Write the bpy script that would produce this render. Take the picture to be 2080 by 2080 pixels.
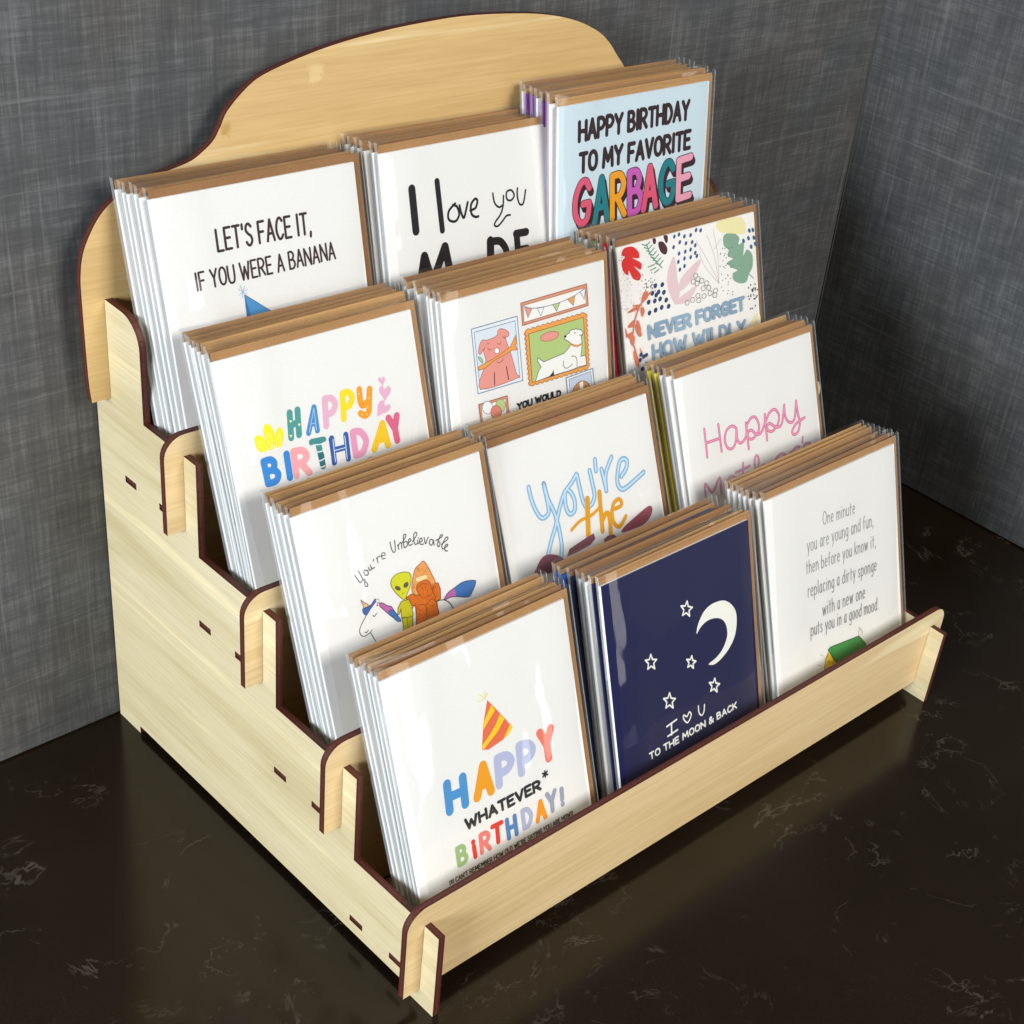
import bpy, math, random
from mathutils import Vector, Euler
from mathutils.geometry import tessellate_polygon

for o in list(bpy.data.objects):
    bpy.data.objects.remove(o)
SC = bpy.context.scene
COL = SC.collection
U = 0.00115          # one drawing unit in metres
R = math.radians

# ------------------------------------------------------------------ camera
cam = bpy.data.cameras.new('camera')
cam_o = bpy.data.objects.new('camera', cam)
COL.objects.link(cam_o)
cam_o.location = (-285.225 * U, -316.303 * U, 503.432 * U)
cam_o.rotation_euler = Euler((0.96395, -0.13031, -0.79043), 'XYZ')
cam.sensor_width = 36
cam.lens = 3154.61272 / 2080 * 36
cam.shift_x = (1040 - 1296.11075) / 2080
cam.shift_y = (1215.37770 - 1040) / 2080
cam.clip_start = 0.01
cam.clip_end = 50
SC.camera = cam_o

# ------------------------------------------------------------------ world, lamps, exposure
w = bpy.data.worlds.new('World')
SC.world = w
w.use_nodes = True
bg = w.node_tree.nodes['Background']
bg.inputs['Color'].default_value = (0.90, 0.95, 1.0, 1)
bg.inputs['Strength'].default_value = 0.03

def lamp(name, loc, aim, sx, sy, power, col):
    l = bpy.data.lights.new(name, 'AREA')
    l.shape = 'RECTANGLE'
    l.size, l.size_y = sx, sy
    l.energy = power
    l.color = col
    o = bpy.data.objects.new(name, l)
    COL.objects.link(o)
    o.location = Vector(loc) * U
    d = (Vector(aim) - Vector(loc)).normalized()
    o.rotation_euler = d.to_track_quat('-Z', 'Y').to_euler()
    return o

lamp('window_light', (-1450, -330, 560), (120, 60, 130), 0.65, 0.6, 46, (0.88, 0.945, 1.0))
lamp('ceiling_light', (330, -1150, 1000), (150, 40, 100), 0.8, 0.6, 28, (1.0, 0.955, 0.90))
lamp('sleeve_glare_light', (640, -1600, -130), (170, 40, 120), 0.5, 0.85, 3.3, (1.0, 0.98, 0.95))  # added unseen lamp, set low in front so the sleeves catch glare

SC.view_settings.view_transform = 'Standard'
SC.view_settings.look = 'None'
SC.view_settings.exposure = 0.1
SC.view_settings.gamma = 1
SC.cycles.transparent_max_bounces = 40
SC.cycles.max_bounces = 8
SC.cycles.use_denoising = True
SC.cycles.sample_clamp_indirect = 4

# ------------------------------------------------------------------ materials
def s2l(v):
    return v / 12.92 if v <= 0.04045 else ((v + 0.055) / 1.055) ** 2.4

def hexcol(h):
    return tuple(s2l(int(h[i:i + 2], 16) / 255) for i in (0, 2, 4)) + (1,)

def newmat(name):
    m = bpy.data.materials.new(name)
    m.use_nodes = True
    return m, m.node_tree.nodes, m.node_tree.links, m.node_tree.nodes['Principled BSDF']

def ramp(N, stops):
    r = N.new('ShaderNodeValToRGB')
    e = r.color_ramp.elements
    e[0].position, e[0].color = stops[0]
    e[1].position, e[1].color = stops[1]
    for p, c in stops[2:]:
        x = e.new(p)
        x.color = c
    return r

def noise(N, L, vec, scale, detail=4, rough=0.5, dist=0):
    n = N.new('ShaderNodeTexNoise')
    n.inputs['Scale'].default_value = scale
    n.inputs['Detail'].default_value = detail
    n.inputs['Roughness'].default_value = rough
    n.inputs['Distortion'].default_value = dist
    if vec is not None:
        L.new(vec, n.inputs['Vector'])
    return n.outputs['Fac']

def mapping(N, L, scale, rot=(0, 0, 0), loc=(0, 0, 0)):
    t = N.new('ShaderNodeTexCoord')
    m = N.new('ShaderNodeMapping')
    m.inputs['Scale'].default_value = scale
    m.inputs['Rotation'].default_value = rot
    m.inputs['Location'].default_value = loc
    L.new(t.outputs['Object'], m.inputs['Vector'])
    return m.outputs['Vector']

def mix(N, L, a, b, fac, mode='MIX'):
    n = N.new('ShaderNodeMix')
    n.data_type = 'RGBA'
    n.blend_type = mode
    for s, v in ((6, a), (7, b)):
        if isinstance(v, tuple):
            n.inputs[s].default_value = v
        else:
            L.new(v, n.inputs[s])
    if isinstance(fac, (int, float)):
        n.inputs[0].default_value = fac
    else:
        L.new(fac, n.inputs[0])
    return n.outputs[2]

def mth(N, L, op, a, b=None, clamp=False):
    n = N.new('ShaderNodeMath')
    n.operation = op
    n.use_clamp = clamp
    for i, v in enumerate((a, b)):
        if v is None:
            continue
        if isinstance(v, (int, float)):
            n.inputs[i].default_value = v
        else:
            L.new(v, n.inputs[i])
    return n.outputs[0]

def bump(N, L, h, strength, dist, bsdf):
    b = N.new('ShaderNodeBump')
    b.inputs['Strength'].default_value = strength
    b.inputs['Distance'].default_value = dist
    L.new(h, b.inputs['Height'])
    L.new(b.outputs['Normal'], bsdf.inputs['Normal'])

def wood(name, axis, seed, light='e4cc9f', dark='dac08f', tilt=0.0, knots=()):
    """birch ply face; the grain runs along the given axis"""
    m, N, L, B = newmat(name)
    sc = [38, 38, 38]
    sc[axis] = 2.6
    v = mapping(N, L, tuple(sc), (tilt, 0, 0), (seed, seed * 1.7, seed * .4))
    big = noise(N, L, v, 1.0, 3, 0.55, 1.3)
    sc2 = [700, 700, 700]
    sc2[axis] = 22
    v2 = mapping(N, L, tuple(sc2), (tilt, 0, 0), (seed, 0, 0))
    fine = noise(N, L, v2, 1.0, 3, 0.6)
    sc3 = [9, 9, 9]
    sc3[axis] = 3
    v3 = mapping(N, L, tuple(sc3), (0, 0, 0), (seed * 3, 1, 2))
    blot = noise(N, L, v3, 1.0, 2, 0.5)
    c = ramp(N, [(0.32, hexcol(dark)), (0.62, hexcol(light)), (0.52, hexcol(light)), (0.72, hexcol('f2e4bc'))])
    L.new(big, c.inputs['Fac'])
    f = ramp(N, [(0.3, (0.86, 0.80, 0.70, 1)), (0.62, (1, 1, 1, 1))])
    L.new(fine, f.inputs['Fac'])
    c1 = mix(N, L, c.outputs['Color'], f.outputs['Color'], 0.75, 'MULTIPLY')
    g = ramp(N, [(0.35, (0.93, 0.88, 0.78, 1)), (0.65, (1.0, 1.0, 1.0, 1))])
    L.new(blot, g.inputs['Fac'])
    c2 = mix(N, L, c1, g.outputs['Color'], 0.7, 'MULTIPLY')
    for (kx, kz, kr, kc) in knots:
        t = N.new('ShaderNodeTexCoord')
        s_ = N.new('ShaderNodeVectorMath'); s_.operation = 'SUBTRACT'
        L.new(t.outputs['Object'], s_.inputs[0])
        s_.inputs[1].default_value = ((kx - 172.5) * U, 106.8 * U, kz * U)
        l_ = N.new('ShaderNodeVectorMath'); l_.operation = 'LENGTH'
        L.new(s_.outputs[0], l_.inputs[0])
        wob = noise(N, L, mapping(N, L, (160, 160, 160)), 1, 3, 0.7)
        dd = mth(N, L, 'ADD', l_.outputs['Value'], mth(N, L, 'MULTIPLY', mth(N, L, 'SUBTRACT', wob, 0.5), kr * U * 2.4))
        rk = ramp(N, [(0.0, (1, 1, 1, 1)), (1.0, (0, 0, 0, 1)), (0.6, (.8, .8, .8, 1))])
        L.new(mth(N, L, 'DIVIDE', dd, kr * U), rk.inputs['Fac'])
        c2 = mix(N, L, c2, hexcol(kc), mth(N, L, 'MULTIPLY', rk.outputs['Color'], 0.6))
    L.new(c2, B.inputs['Base Color'])
    B.inputs['Roughness'].default_value = 0.48
    B.inputs['Specular IOR Level'].default_value = 0.35
    bump(N, L, fine, 0.12, 0.0004, B)
    return m

wood_x = wood('birch_face_long', 0, 1.3)
wood_x2 = wood('birch_face_back', 0, 8.1, light='d6b984', dark='cdae7a', knots=((101.5, 301, 5, 'e6cd98'), (57, 283, 3.2, 'a8742c')))
wood_y = wood('birch_face_side', 1, 4.7, light='dacfae', dark='ccbf9a', tilt=0.0)

def edge_mat(name, a, b):
    m, N, L, B = newmat(name)
    v = mapping(N, L, (1500, 1500, 1500))
    n = noise(N, L, v, 1, 2)
    c = ramp(N, [(0.35, hexcol(a)), (0.7, hexcol(b))])
    L.new(n, c.inputs['Fac'])
    L.new(c.outputs['Color'], B.inputs['Base Color'])
    B.inputs['Roughness'].default_value = 0.6
    return m
charred = edge_mat('charred_edge', '34120c', '5c2418')
charred_mid = edge_mat('charred_edge_core', '48201a', '6a3524')

def wall_mat(name, ax, lift=1.0):
    """woven grey wall covering: slubby threads both ways; ax is the horizontal axis"""
    m, N, L, B = newmat(name)
    def thr(horizontal, fine, long, seed):
        sc = [fine, fine, fine]
        if horizontal:
            sc[ax] = long
        else:
            sc[2] = long
        return mapping(N, L, tuple(sc), (0, 0, 0), (seed, seed, seed))
    a = noise(N, L, thr(False, 560, 26, 1), 1, 4, 0.72)
    b = noise(N, L, thr(True, 640, 34, 5), 1, 4, 0.72)
    a2 = noise(N, L, thr(False, 150, 10, 9), 1, 2, 0.6)
    b2 = noise(N, L, thr(True, 150, 12, 3), 1, 2, 0.6)
    blot = noise(N, L, mapping(N, L, (45, 45, 45)), 1, 3, 0.6)
    s = mth(N, L, 'ADD', mth(N, L, 'MULTIPLY', a, 0.30), mth(N, L, 'MULTIPLY', b, 0.28))
    s = mth(N, L, 'ADD', s, mth(N, L, 'MULTIPLY', a2, 0.14))
    s = mth(N, L, 'ADD', s, mth(N, L, 'MULTIPLY', b2, 0.13))
    s = mth(N, L, 'ADD', s, mth(N, L, 'MULTIPLY', blot, 0.15))
    c = ramp(N, [(0.32, (0.034, 0.035, 0.036, 1)), (0.69, (0.20, 0.201, 0.201, 1)), (0.50, (0.080, 0.0815, 0.082, 1))])
    L.new(s, c.inputs['Fac'])
    # sparse pale slub threads both ways
    def slub(hor, seed):
        q = noise(N, L, thr(hor, 300, 7, seed), 1, 1, 0.5)
        r = ramp(N, [(0.66, (0, 0, 0, 1)), (0.74, (1, 1, 1, 1))])
        L.new(q, r.inputs['Fac'])
        return r.outputs['Color']
    sl = mth(N, L, 'MAXIMUM', slub(False, 21), slub(True, 33))
    cc = mix(N, L, c.outputs['Color'], (0.24, 0.24, 0.24, 1), mth(N, L, 'MULTIPLY', sl, 0.22))
    hue = noise(N, L, mapping(N, L, (14, 14, 14)), 1, 2)
    hr = ramp(N, [(0.35, (0.96, 0.99, 1.04, 1)), (0.65, (1.03, 1.0, 0.97, 1))])
    L.new(hue, hr.inputs['Fac'])
    L.new(mix(N, L, cc, hr.outputs['Color'], 1.0, 'MULTIPLY'), B.inputs['Base Color'])
    B.inputs['Roughness'].default_value = 0.62
    B.inputs['Specular IOR Level'].default_value = 0.25
    bump(N, L, s, 0.35, 0.0009, B)
    return m
wall_x = wall_mat('woven_wall_covering', 0)
wall_y = wall_mat('woven_wall_covering_return', 1, 1.0)

def counter_mat():
    m, N, L, B = newmat('dark_brown_quartz')
    v = mapping(N, L, (1, 1, 1))
    # veins: thin iso-lines of a warped noise, broken up by two masks
    def vein(scale, seed, width, dist):
        vv = mapping(N, L, (1, 1, 1), (0, 0, R(seed * 37)), (seed, seed * 2, 0))
        n = noise(N, L, vv, scale, 6, 0.62, dist)
        d = mth(N, L, 'ABSOLUTE', mth(N, L, 'SUBTRACT', n, 0.5))
        r = ramp(N, [(0.0, (1, 1, 1, 1)), (width * .6, (0, 0, 0, 1))])
        L.new(d, r.inputs['Fac'])
        return r.outputs['Color']
    def mask(scale, seed, lo, hi):
        n = noise(N, L, mapping(N, L, (1, 1, 1), (0, 0, 0), (seed, seed, 0)), scale, 3, 0.6)
        r = ramp(N, [(lo, (0, 0, 0, 1)), (hi, (1, 1, 1, 1))])
        L.new(n, r.inputs['Fac'])
        return r.outputs['Color']
    v1 = mth(N, L, 'MULTIPLY', vein(9, 1.1, 0.012, 0.7), mask(26, 3, 0.50, 0.66))
    v2 = mth(N, L, 'MULTIPLY', vein(21, 4.3, 0.022, 1.1), mask(17, 7, 0.58, 0.70))
    flk = mth(N, L, 'MULTIPLY', mask(130, 2, 0.62, 0.72), mask(14, 5, 0.56, 0.66))
    vs = mth(N, L, 'ADD', mth(N, L, 'ADD', v1, v2), mth(N, L, 'MULTIPLY', flk, 0.5), True)
    n = noise(N, L, v, 7, 4, 0.6)
    base = ramp(N, [(0.3, hexcol('19110a')), (0.7, hexcol('211910'))])
    L.new(n, base.inputs['Fac'])
    sp = noise(N, L, v, 900, 2, 0.6)
    spr = ramp(N, [(0.3, (0.6, 0.6, 0.6, 1)), (0.7, (1.35, 1.35, 1.35, 1))])
    L.new(sp, spr.inputs['Fac'])
    c = mix(N, L, base.outputs['Color'], spr.outputs['Color'], 0.8, 'MULTIPLY')
    c = mix(N, L, c, hexcol('6c675a'), mth(N, L, 'MULTIPLY', vs, 0.40))
    L.new(c, B.inputs['Base Color'])
    B.inputs['Roughness'].default_value = 0.17
    B.inputs['Specular IOR Level'].default_value = 0.34
    bump(N, L, noise(N, L, v, 260, 2), 0.05, 0.0002, B)
    return m
quartz = counter_mat()

def paper(name, col, rough=0.55):
    m, N, L, B = newmat(name)
    n = noise(N, L, mapping(N, L, (900, 900, 900)), 1, 2)
    r = ramp(N, [(0.3, (0.96, 0.96, 0.96, 1)), (0.7, (1, 1, 1, 1))])
    L.new(n, r.inputs['Fac'])
    L.new(mix(N, L, hexcol(col), r.outputs['Color'], 1.0, 'MULTIPLY'), B.inputs['Base Color'])
    B.inputs['Roughness'].default_value = rough
    B.inputs['Specular IOR Level'].default_value = 0.3
    return m
P_ = {}
def paper_of(col):
    if col not in P_:
        P_[col] = paper('card_paper_' + str(len(P_)), col)
    return P_[col]

def kraft_mat(name, a, b):
    m, N, L, B = newmat(name)
    n = noise(N, L, mapping(N, L, (1500, 1500, 1500)), 1, 4, 0.75)
    r = ramp(N, [(0.3, hexcol(a)), (0.7, hexcol(b))])
    L.new(n, r.inputs['Fac'])
    n2 = noise(N, L, mapping(N, L, (25, 60, 60)), 1, 2)
    r2 = ramp(N, [(0.35, (0.94, 0.93, 0.92, 1)), (0.65, (1, 1, 1, 1))])
    L.new(n2, r2.inputs['Fac'])
    L.new(mix(N, L, r.outputs['Color'], r2.outputs['Color'], 1.0, 'MULTIPLY'), B.inputs['Base Color'])
    B.inputs['Roughness'].default_value = 0.7
    B.inputs['Specular IOR Level'].default_value = 0.2
    return m
KRAFT = [kraft_mat('kraft_paper', 'a0764c', 'ba905f'), kraft_mat('kraft_paper_dark', '8c6440', 'a67c50'), kraft_mat('kraft_paper_light', 'ad8250', 'c8a06c')]

def film_mat(name, haze):
    m = bpy.data.materials.new(name)
    m.use_nodes = True
    N, L = m.node_tree.nodes, m.node_tree.links
    N.clear()
    out = N.new('ShaderNodeOutputMaterial')
    tr = N.new('ShaderNodeBsdfTransparent')
    tr.inputs['Color'].default_value = (0.975, 0.98, 0.98, 1)
    gl = N.new('ShaderNodeBsdfGlossy')
    gl.inputs['Roughness'].default_value = 0.06
    gl.inputs['Color'].default_value = (1, 1, 1, 1)
    df = N.new('ShaderNodeBsdfDiffuse')
    df.inputs['Color'].default_value = (0.9, 0.93, 0.95, 1)
    lw = N.new('ShaderNodeLayerWeight')
    lw.inputs['Blend'].default_value = 0.5
    f = mth(N, L, 'POWER', lw.outputs['Facing'], 4.5)
    f = mth(N, L, 'MULTIPLY', f, 0.8)
    f = mth(N, L, 'ADD', f, 0.055, True)
    mg = N.new('ShaderNodeMixShader')
    L.new(f, mg.inputs[0])
    L.new(tr.outputs[0], mg.inputs[1])
    L.new(gl.outputs[0], mg.inputs[2])
    md = N.new('ShaderNodeMixShader')
    fd = mth(N, L, 'ADD', mth(N, L, 'MULTIPLY', mth(N, L, 'POWER', lw.outputs['Facing'], 4.0), 0.35), haze)
    L.new(fd, md.inputs[0])
    L.new(mg.outputs[0], md.inputs[1])
    L.new(df.outputs[0], md.inputs[2])
    b = N.new('ShaderNodeBump')
    b.inputs['Strength'].default_value = 0.5
    b.inputs['Distance'].default_value = 0.010
    oi = N.new('ShaderNodeObjectInfo')
    tc = N.new('ShaderNodeTexCoord')
    va = N.new('ShaderNodeVectorMath'); va.operation = 'MULTIPLY'
    L.new(tc.outputs['Object'], va.inputs[0]); va.inputs[1].default_value = (26, 26, 13)
    vb = N.new('ShaderNodeVectorMath'); vb.operation = 'ADD'
    cx = N.new('ShaderNodeCombineXYZ')
    L.new(mth(N, L, 'MULTIPLY', oi.outputs['Random'], 60), cx.inputs[0])
    L.new(va.outputs[0], vb.inputs[0]); L.new(cx.outputs[0], vb.inputs[1])
    L.new(noise(N, L, vb.outputs[0], 1, 1.5, 0.45), b.inputs['Height'])
    L.new(b.outputs['Normal'], gl.inputs['Normal'])
    L.new(md.outputs[0], out.inputs['Surface'])
    return m
film = film_mat('clear_film', 0.003)
film_edge = film_mat('clear_film_fold', 0.14)  # folds whitened with extra diffuse to stand in for crinkle highlights

# ------------------------------------------------------------------ object helpers
def tag(o, label=None, cat=None, group=None, kind=None):
    if label: o['label'] = label
    if cat: o['category'] = cat
    if group: o['group'] = group
    if kind: o['kind'] = kind
    return o

class MB:
    def __init__(s):
        s.v, s.f, s.m, s.mats, s.sm = [], [], [], [], []
    def mi(s, m):
        if m not in s.mats: s.mats.append(m)
        return s.mats.index(m)
    def add(s, vs, fs, m, smooth=False):
        b = len(s.v)
        s.v += [tuple(x) for x in vs]
        k = s.mi(m)
        for f in fs:
            s.f.append(tuple(b + i for i in f)); s.m.append(k); s.sm.append(smooth)
    def box(s, a, b, m):
        x0, y0, z0 = a; x1, y1, z1 = b
        v = [(x0, y0, z0), (x1, y0, z0), (x1, y1, z0), (x0, y1, z0), (x0, y0, z1), (x1, y0, z1), (x1, y1, z1), (x0, y1, z1)]
        s.add(v, [(0, 3, 2, 1), (4, 5, 6, 7), (0, 1, 5, 4), (1, 2, 6, 5), (2, 3, 7, 6), (3, 0, 4, 7)], m)
    def mesh(s, name):
        me = bpy.data.meshes.new(name)
        me.from_pydata([(x * U, y * U, z * U) for x, y, z in s.v], [], s.f)
        for m in s.mats: me.materials.append(m)
        me.polygons.foreach_set('material_index', s.m)
        me.polygons.foreach_set('use_smooth', s.sm)
        me.update()
        return me
    def build(s, name, parent=None):
        return link(name, s.mesh(name), parent)

def link(name, me, parent=None):
    o = bpy.data.objects.new(name, me)
    COL.objects.link(o)
    if parent: o.parent = parent
    return o

def empty(name, loc, rot=(0, 0, 0)):
    o = bpy.data.objects.new(name, None)
    COL.objects.link(o)
    o.empty_display_size = 0.02
    o.location = Vector(loc) * U
    o.rotation_euler = rot
    return o

def plate(mb, loops, a0, a1, axes, face, edge):
    """flat board cut from sheet: loops in 2D (outer, then holes), thickness a0..a1 along the third axis"""
    i, j, k = axes
    def P(p, d):
        r = [0, 0, 0]
        r[i], r[j], r[k] = p[0], p[1], d
        return tuple(r)
    flat = [p for l in loops for p in l]
    tris = tessellate_polygon([[Vector((p[0], p[1], 0)) for p in l] for l in loops])
    for d, flip in ((a0, False), (a1, True)):
        mb.add([P(p, d) for p in flat], [tuple(t[::-1]) if flip else tuple(t) for t in tris], face)
    for l in loops:
        n = len(l)
        for f0, f1, mm in ((0, .36, edge), (.36, .64, charred_mid), (.64, 1, edge)):
            b0, b1 = a0 + (a1 - a0) * f0, a0 + (a1 - a0) * f1
            mb.add([P(p, b0) for p in l] + [P(p, b1) for p in l], [(q, (q + 1) % n, n + (q + 1) % n, n + q) for q in range(n)], mm)

def arc(cx, cy, r, a0, a1, n=7):
    return [(cx + r * math.cos(R(a0 + (a1 - a0) * t / n)), cy + r * math.sin(R(a0 + (a1 - a0) * t / n))) for t in range(n + 1)]

# ------------------------------------------------------------------ setting
WX, WY, WA = 524.1, 237.2, 0.014
g = MB()
g.box((-1500, -440, -30), (1500, 1100, 0), quartz)
ct = g.build('counter')
tag(ct, 'dark brown polished stone counter with thin pale veins', kind='structure')
def wall(name, a, b, m, label):
    mb = MB()
    mb.box(a, b, m)
    o = mb.build(name)
    o.location = Vector((WX, WY, 0)) * U
    o.rotation_euler = (0, 0, WA)
    tag(o, label, kind='structure')
    return o
wall('wall', (-1900, 0, 1), (8, 20, 1150), wall_x, 'dark grey woven wall covering behind the display stand')
wall('side_wall', (0, -1200, 1.2), (20, -0.4, 1150), wall_y, 'grey woven wall covering on the right, meeting the back wall in a corner')
mb = MB()
mb.box((-1.1, -1.0, 1.0), (-0.05, -0.1, 1140), paper_of('4c4c4a'))
o = mb.build('wall_seam'); o.location = Vector((WX, WY, 0)) * U; o.rotation_euler = (0, 0, WA)
tag(o, 'pale seam line in the corner of the two grey walls', kind='structure')

# ------------------------------------------------------------------ display stand
T = 3.2
SY, SZ, W = 54.2, 43.72, 345.0
TW, OV = 8.8, 8.5
D = 229.0
stand = empty('card_display_stand', (W / 2, 110, 0))
tag(stand, 'stepped four-tier display stand of pale birch plywood with charred laser-cut edges on dark counter', 'display stand')
LIPZ = {0: (8.8, 55.3), 1: (14.2, 58.8), 2: (10.0, 54.6), 3: (10.6, 55.3)}   # lip bottom / top above each tier
def side_outline():
    p = [(-TW, 0), (-TW, 45.3)]
    for r in range(4):
        oy, oz = r * SY, r * SZ
        top = oz + 45.5
        zb, zt = LIPZ[r]
        mid = oz + 28
        p += [(oy - 0.12, top), (oy - 0.12, mid), (oy + T + 0.12, mid), (oy + T + 0.12, top)]
        if r < 3:
            p += [(oy + SY - TW, top), (oy + SY - TW, top + SZ)]
        else:
            p += [(oy + SY - 24.8, top)]
            p += [(192.0, 207)] + [(y, z) for y, z in arc(204.5, 209.5, 12.5, 180, 95, 8)] + [(4 * SY - 0.12, 222.2)]
    p += [(4 * SY - 0.12, 198), (4 * SY + T + 0.12, 198), (4 * SY + T + 0.12, 221.5), (D, 221.5), (D, 0), (D - 18.1, 0), (D - 18.1, 4.25), (11, 4.25), (9, 2.2), (9, 0)]
    # drop repeated points
    q = [p[0]]
    for a in p[1:]:
        if math.dist(a, q[-1]) > 0.05: q.append(a)
    return q
def side_holes():
    h = []
    for r in range(4):
        oy, oz = r * SY, r * SZ
        for y0, y1 in ((38.1, 46.8), (11.5, 20.2)):
            h.append([(oy + y0, oz + 9.8), (oy + y1, oz + 9.8), (oy + y1, oz + 13.1), (oy + y0, oz + 13.1)])
    return h
for x0 in (0, W - T):
    mb = MB()
    plate(mb, [side_outline()] + side_holes(), x0, x0 + T, (1, 2, 0), wood_y, charred)
    mb.v = [(x - W / 2, y - 110, z) for x, y, z in mb.v]
    mb.build('side_panel', stand)
def lip_outline(zb, zt):
    rr = 9.5
    zi = zb if r == 0 else -30.0
    p = [(-OV, zb), (-.12, zb), (-.12, 28), (T + .12, 28), (T + .12, zi), (W - T - .12, zi), (W - T - .12, 28), (W + .12, 28), (W + .12, zb), (W + OV, zb)]
    p += arc(W + OV - rr, zt - rr, rr, 0, 90, 8) + arc(-OV + rr, zt - rr, rr, 90, 180, 8)
    return p
for r in range(4):
    zb, zt = LIPZ[r]
    mb = MB()
    plate(mb, [lip_outline(zb, zt)], r * SY, r * SY + T, (0, 2, 1), wood_x, charred)
    mb.v = [(x - W / 2, y - 110, z + r * SZ) for x, y, z in mb.v]
    mb.build('front_lip', stand)
    mb = MB()
    # shelf with two tabs at each end
    y0, y1 = r * SY + T + 1, (r + 1) * SY - 0.5
    a, b = T + .05, W - T - .05
    pts = [(a, y0), (b, y0)]
    for u0, u1 in ((11.5, 20.2), (38.1, 46.8)):
        pts += [(b, r * SY + u0 + .1), (W - .5, r * SY + u0 + .1), (W - .5, r * SY + u1 - .1), (b, r * SY + u1 - .1)]
    pts += [(b, y1), (a, y1)]
    for u0, u1 in ((38.1, 46.8), (11.5, 20.2)):
        pts += [(a, r * SY + u1 - .1), (.5, r * SY + u1 - .1), (.5, r * SY + u0 + .1), (a, r * SY + u0 + .1)]
    plate(mb, [pts], r * SZ + 9.9, r * SZ + 13.0, (0, 1, 2), wood_x, charred)
    mb.v = [(x - W / 2, y - 110, z) for x, y, z in mb.v]
    mb.build('shelf', stand)

def catmull(P, n=6, closed=False):
    out = []
    m = len(P)
    rng = range(m if closed else m - 1)
    for i in rng:
        if closed:
            p0, p1, p2, p3 = P[i - 1], P[i], P[(i + 1) % m], P[(i + 2) % m]
        else:
            p0, p1, p2, p3 = P[max(i - 1, 0)], P[i], P[i + 1], P[min(i + 2, m - 1)]
        for k in range(n):
            t = k / n
            out.append(tuple(0.5 * (2 * b + (c - a) * t + (2 * a - 5 * b + 4 * c - d) * t * t + (3 * b - a - 3 * c + d) * t ** 3) for a, b, c, d in zip(p0, p1, p2, p3)))
    if not closed: out.append(tuple(P[-1]))
    return out
bp = [(-8.6, 177.8), (-9.4, 190), (-9.6, 225), (-9.2, 235), (-7.6, 243), (-4.6, 249.5), (-0.5, 255.8), (4.6, 260.8), (12, 265), (25, 269), (39.6, 272.1), (45.7, 275), (51.5, 279.3), (55, 284.6), (58.4, 290.5),
      (66.8, 298.1), (75.2, 302.8), (92.2, 307.6), (109.9, 311.2), (128, 313.6), (148.4, 315.4), (178, 316.5), (209.5, 314.9), (231.9, 312.1), (249.5, 307.7), (263.4, 301.8), (271.7, 296), (277.7, 289.8),
      (284.5, 282.8), (290, 277), (299, 272.5), (315, 269), (332, 264), (343, 258), (350, 249), (354, 238), (354.4, 225), (354.4, 190), (353.6, 177.8)]
bpo = catmull(bp, 4) + [(W + .12, 177.8), (W + .12, 198), (W - T - .12, 198), (W - T - .12, 144.5), (T + .12, 144.5), (T + .12, 198), (-.12, 198), (-.12, 177.8)]
mb = MB()
plate(mb, [bpo], 4 * SY, 4 * SY + T, (0, 2, 1), wood_x2, charred)
mb.v = [(x - W / 2, y - 110, z) for x, y, z in mb.v]
mb.build('back_panel', stand)

# ------------------------------------------------------------------ hand lettering: single-line glyphs, cap height 1
FONT = {}
def _g(ch, wd, *ss): FONT[ch] = (wd, ss)
_g('A', .56, "0,0 .5,1 1,0", ".2,.34 .8,.34")
_g('B', .5, "0,0 0,1", "~0,1 .6,.99 .86,.78 .6,.55 0,.53", "~0,.53 .7,.5 1,.27 .7,.02 0,0")
_g('C', .5, "~.98,.84 .7,1 .35,.95 .05,.65 .05,.3 .35,.02 .7,.02 1,.18")
_g('D', .52, "0,0 0,1", "~0,1 .6,.94 1,.5 .6,.05 0,0")
_g('E', .44, "1,1 0,1 0,0 1,0", "0,.52 .85,.52")
_g('F', .44, "1,1 0,1 0,0", "0,.52 .8,.52")
_g('G', .54, "~.95,.82 .7,1 .35,.96 .04,.65 .05,.27 .4,.01 .8,.05 .96,.28 .96,.46", ".96,.46 .55,.46")
_g('H', .54, "0,0 0,1", "1,0 1,1", "0,.5 1,.5")
_g('I', .1, ".5,0 .5,1")
_g('i', .12, ".5,0 .5,.62", ".5,.86 .5,.9")
_g('J', .4, "~1,1 1,.3 .6,0 0,.15")
_g('K', .5, "0,0 0,1", "1,1 .05,.42", ".35,.6 1,0")
_g('L', .42, "0,1 0,0 1,0")
_g('M', .7, "0,0 .1,1 .5,.3 .9,1 1,0")
_g('N', .56, "0,0 0,1 1,0 1,1")
_g('O', .56, "~.5,1 .12,.85 0,.5 .12,.15 .5,0 .88,.15 1,.5 .88,.85 .5,1")
_g('P', .5, "0,0 0,1", "~0,1 .65,.98 1,.73 .65,.46 0,.43")
_g('R', .52, "0,0 0,1", "~0,1 .65,.98 .95,.74 .65,.5 0,.46", ".4,.47 1,0")
_g('S', .46, "~.95,.86 .6,1 .2,.94 .07,.72 .4,.54 .8,.42 .97,.2 .6,.0 .25,.02 0,.16")
_g('T', .5, "0,1 1,1", ".5,1 .5,0")
_g('U', .54, "~0,1 0,.4 .14,.08 .5,0 .86,.08 1,.4 1,1")
_g('V', .54, "0,1 .5,0 1,1")
_g('W', .8, "0,1 .25,0 .5,.75 .75,0 1,1")
_g('X', .5, "0,0 1,1", "0,1 1,0")
_g('Y', .54, "0,1 .5,.5 1,1", ".5,.5 .5,0")
_g("'", .06, ".5,1 .4,.78")
_g(',', .08, ".6,.06 .2,-.16")
_g('.', .06, ".5,.0 .5,.03")
_g('!', .08, ".5,1 .5,.32", ".5,.03 .5,.0")
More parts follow.
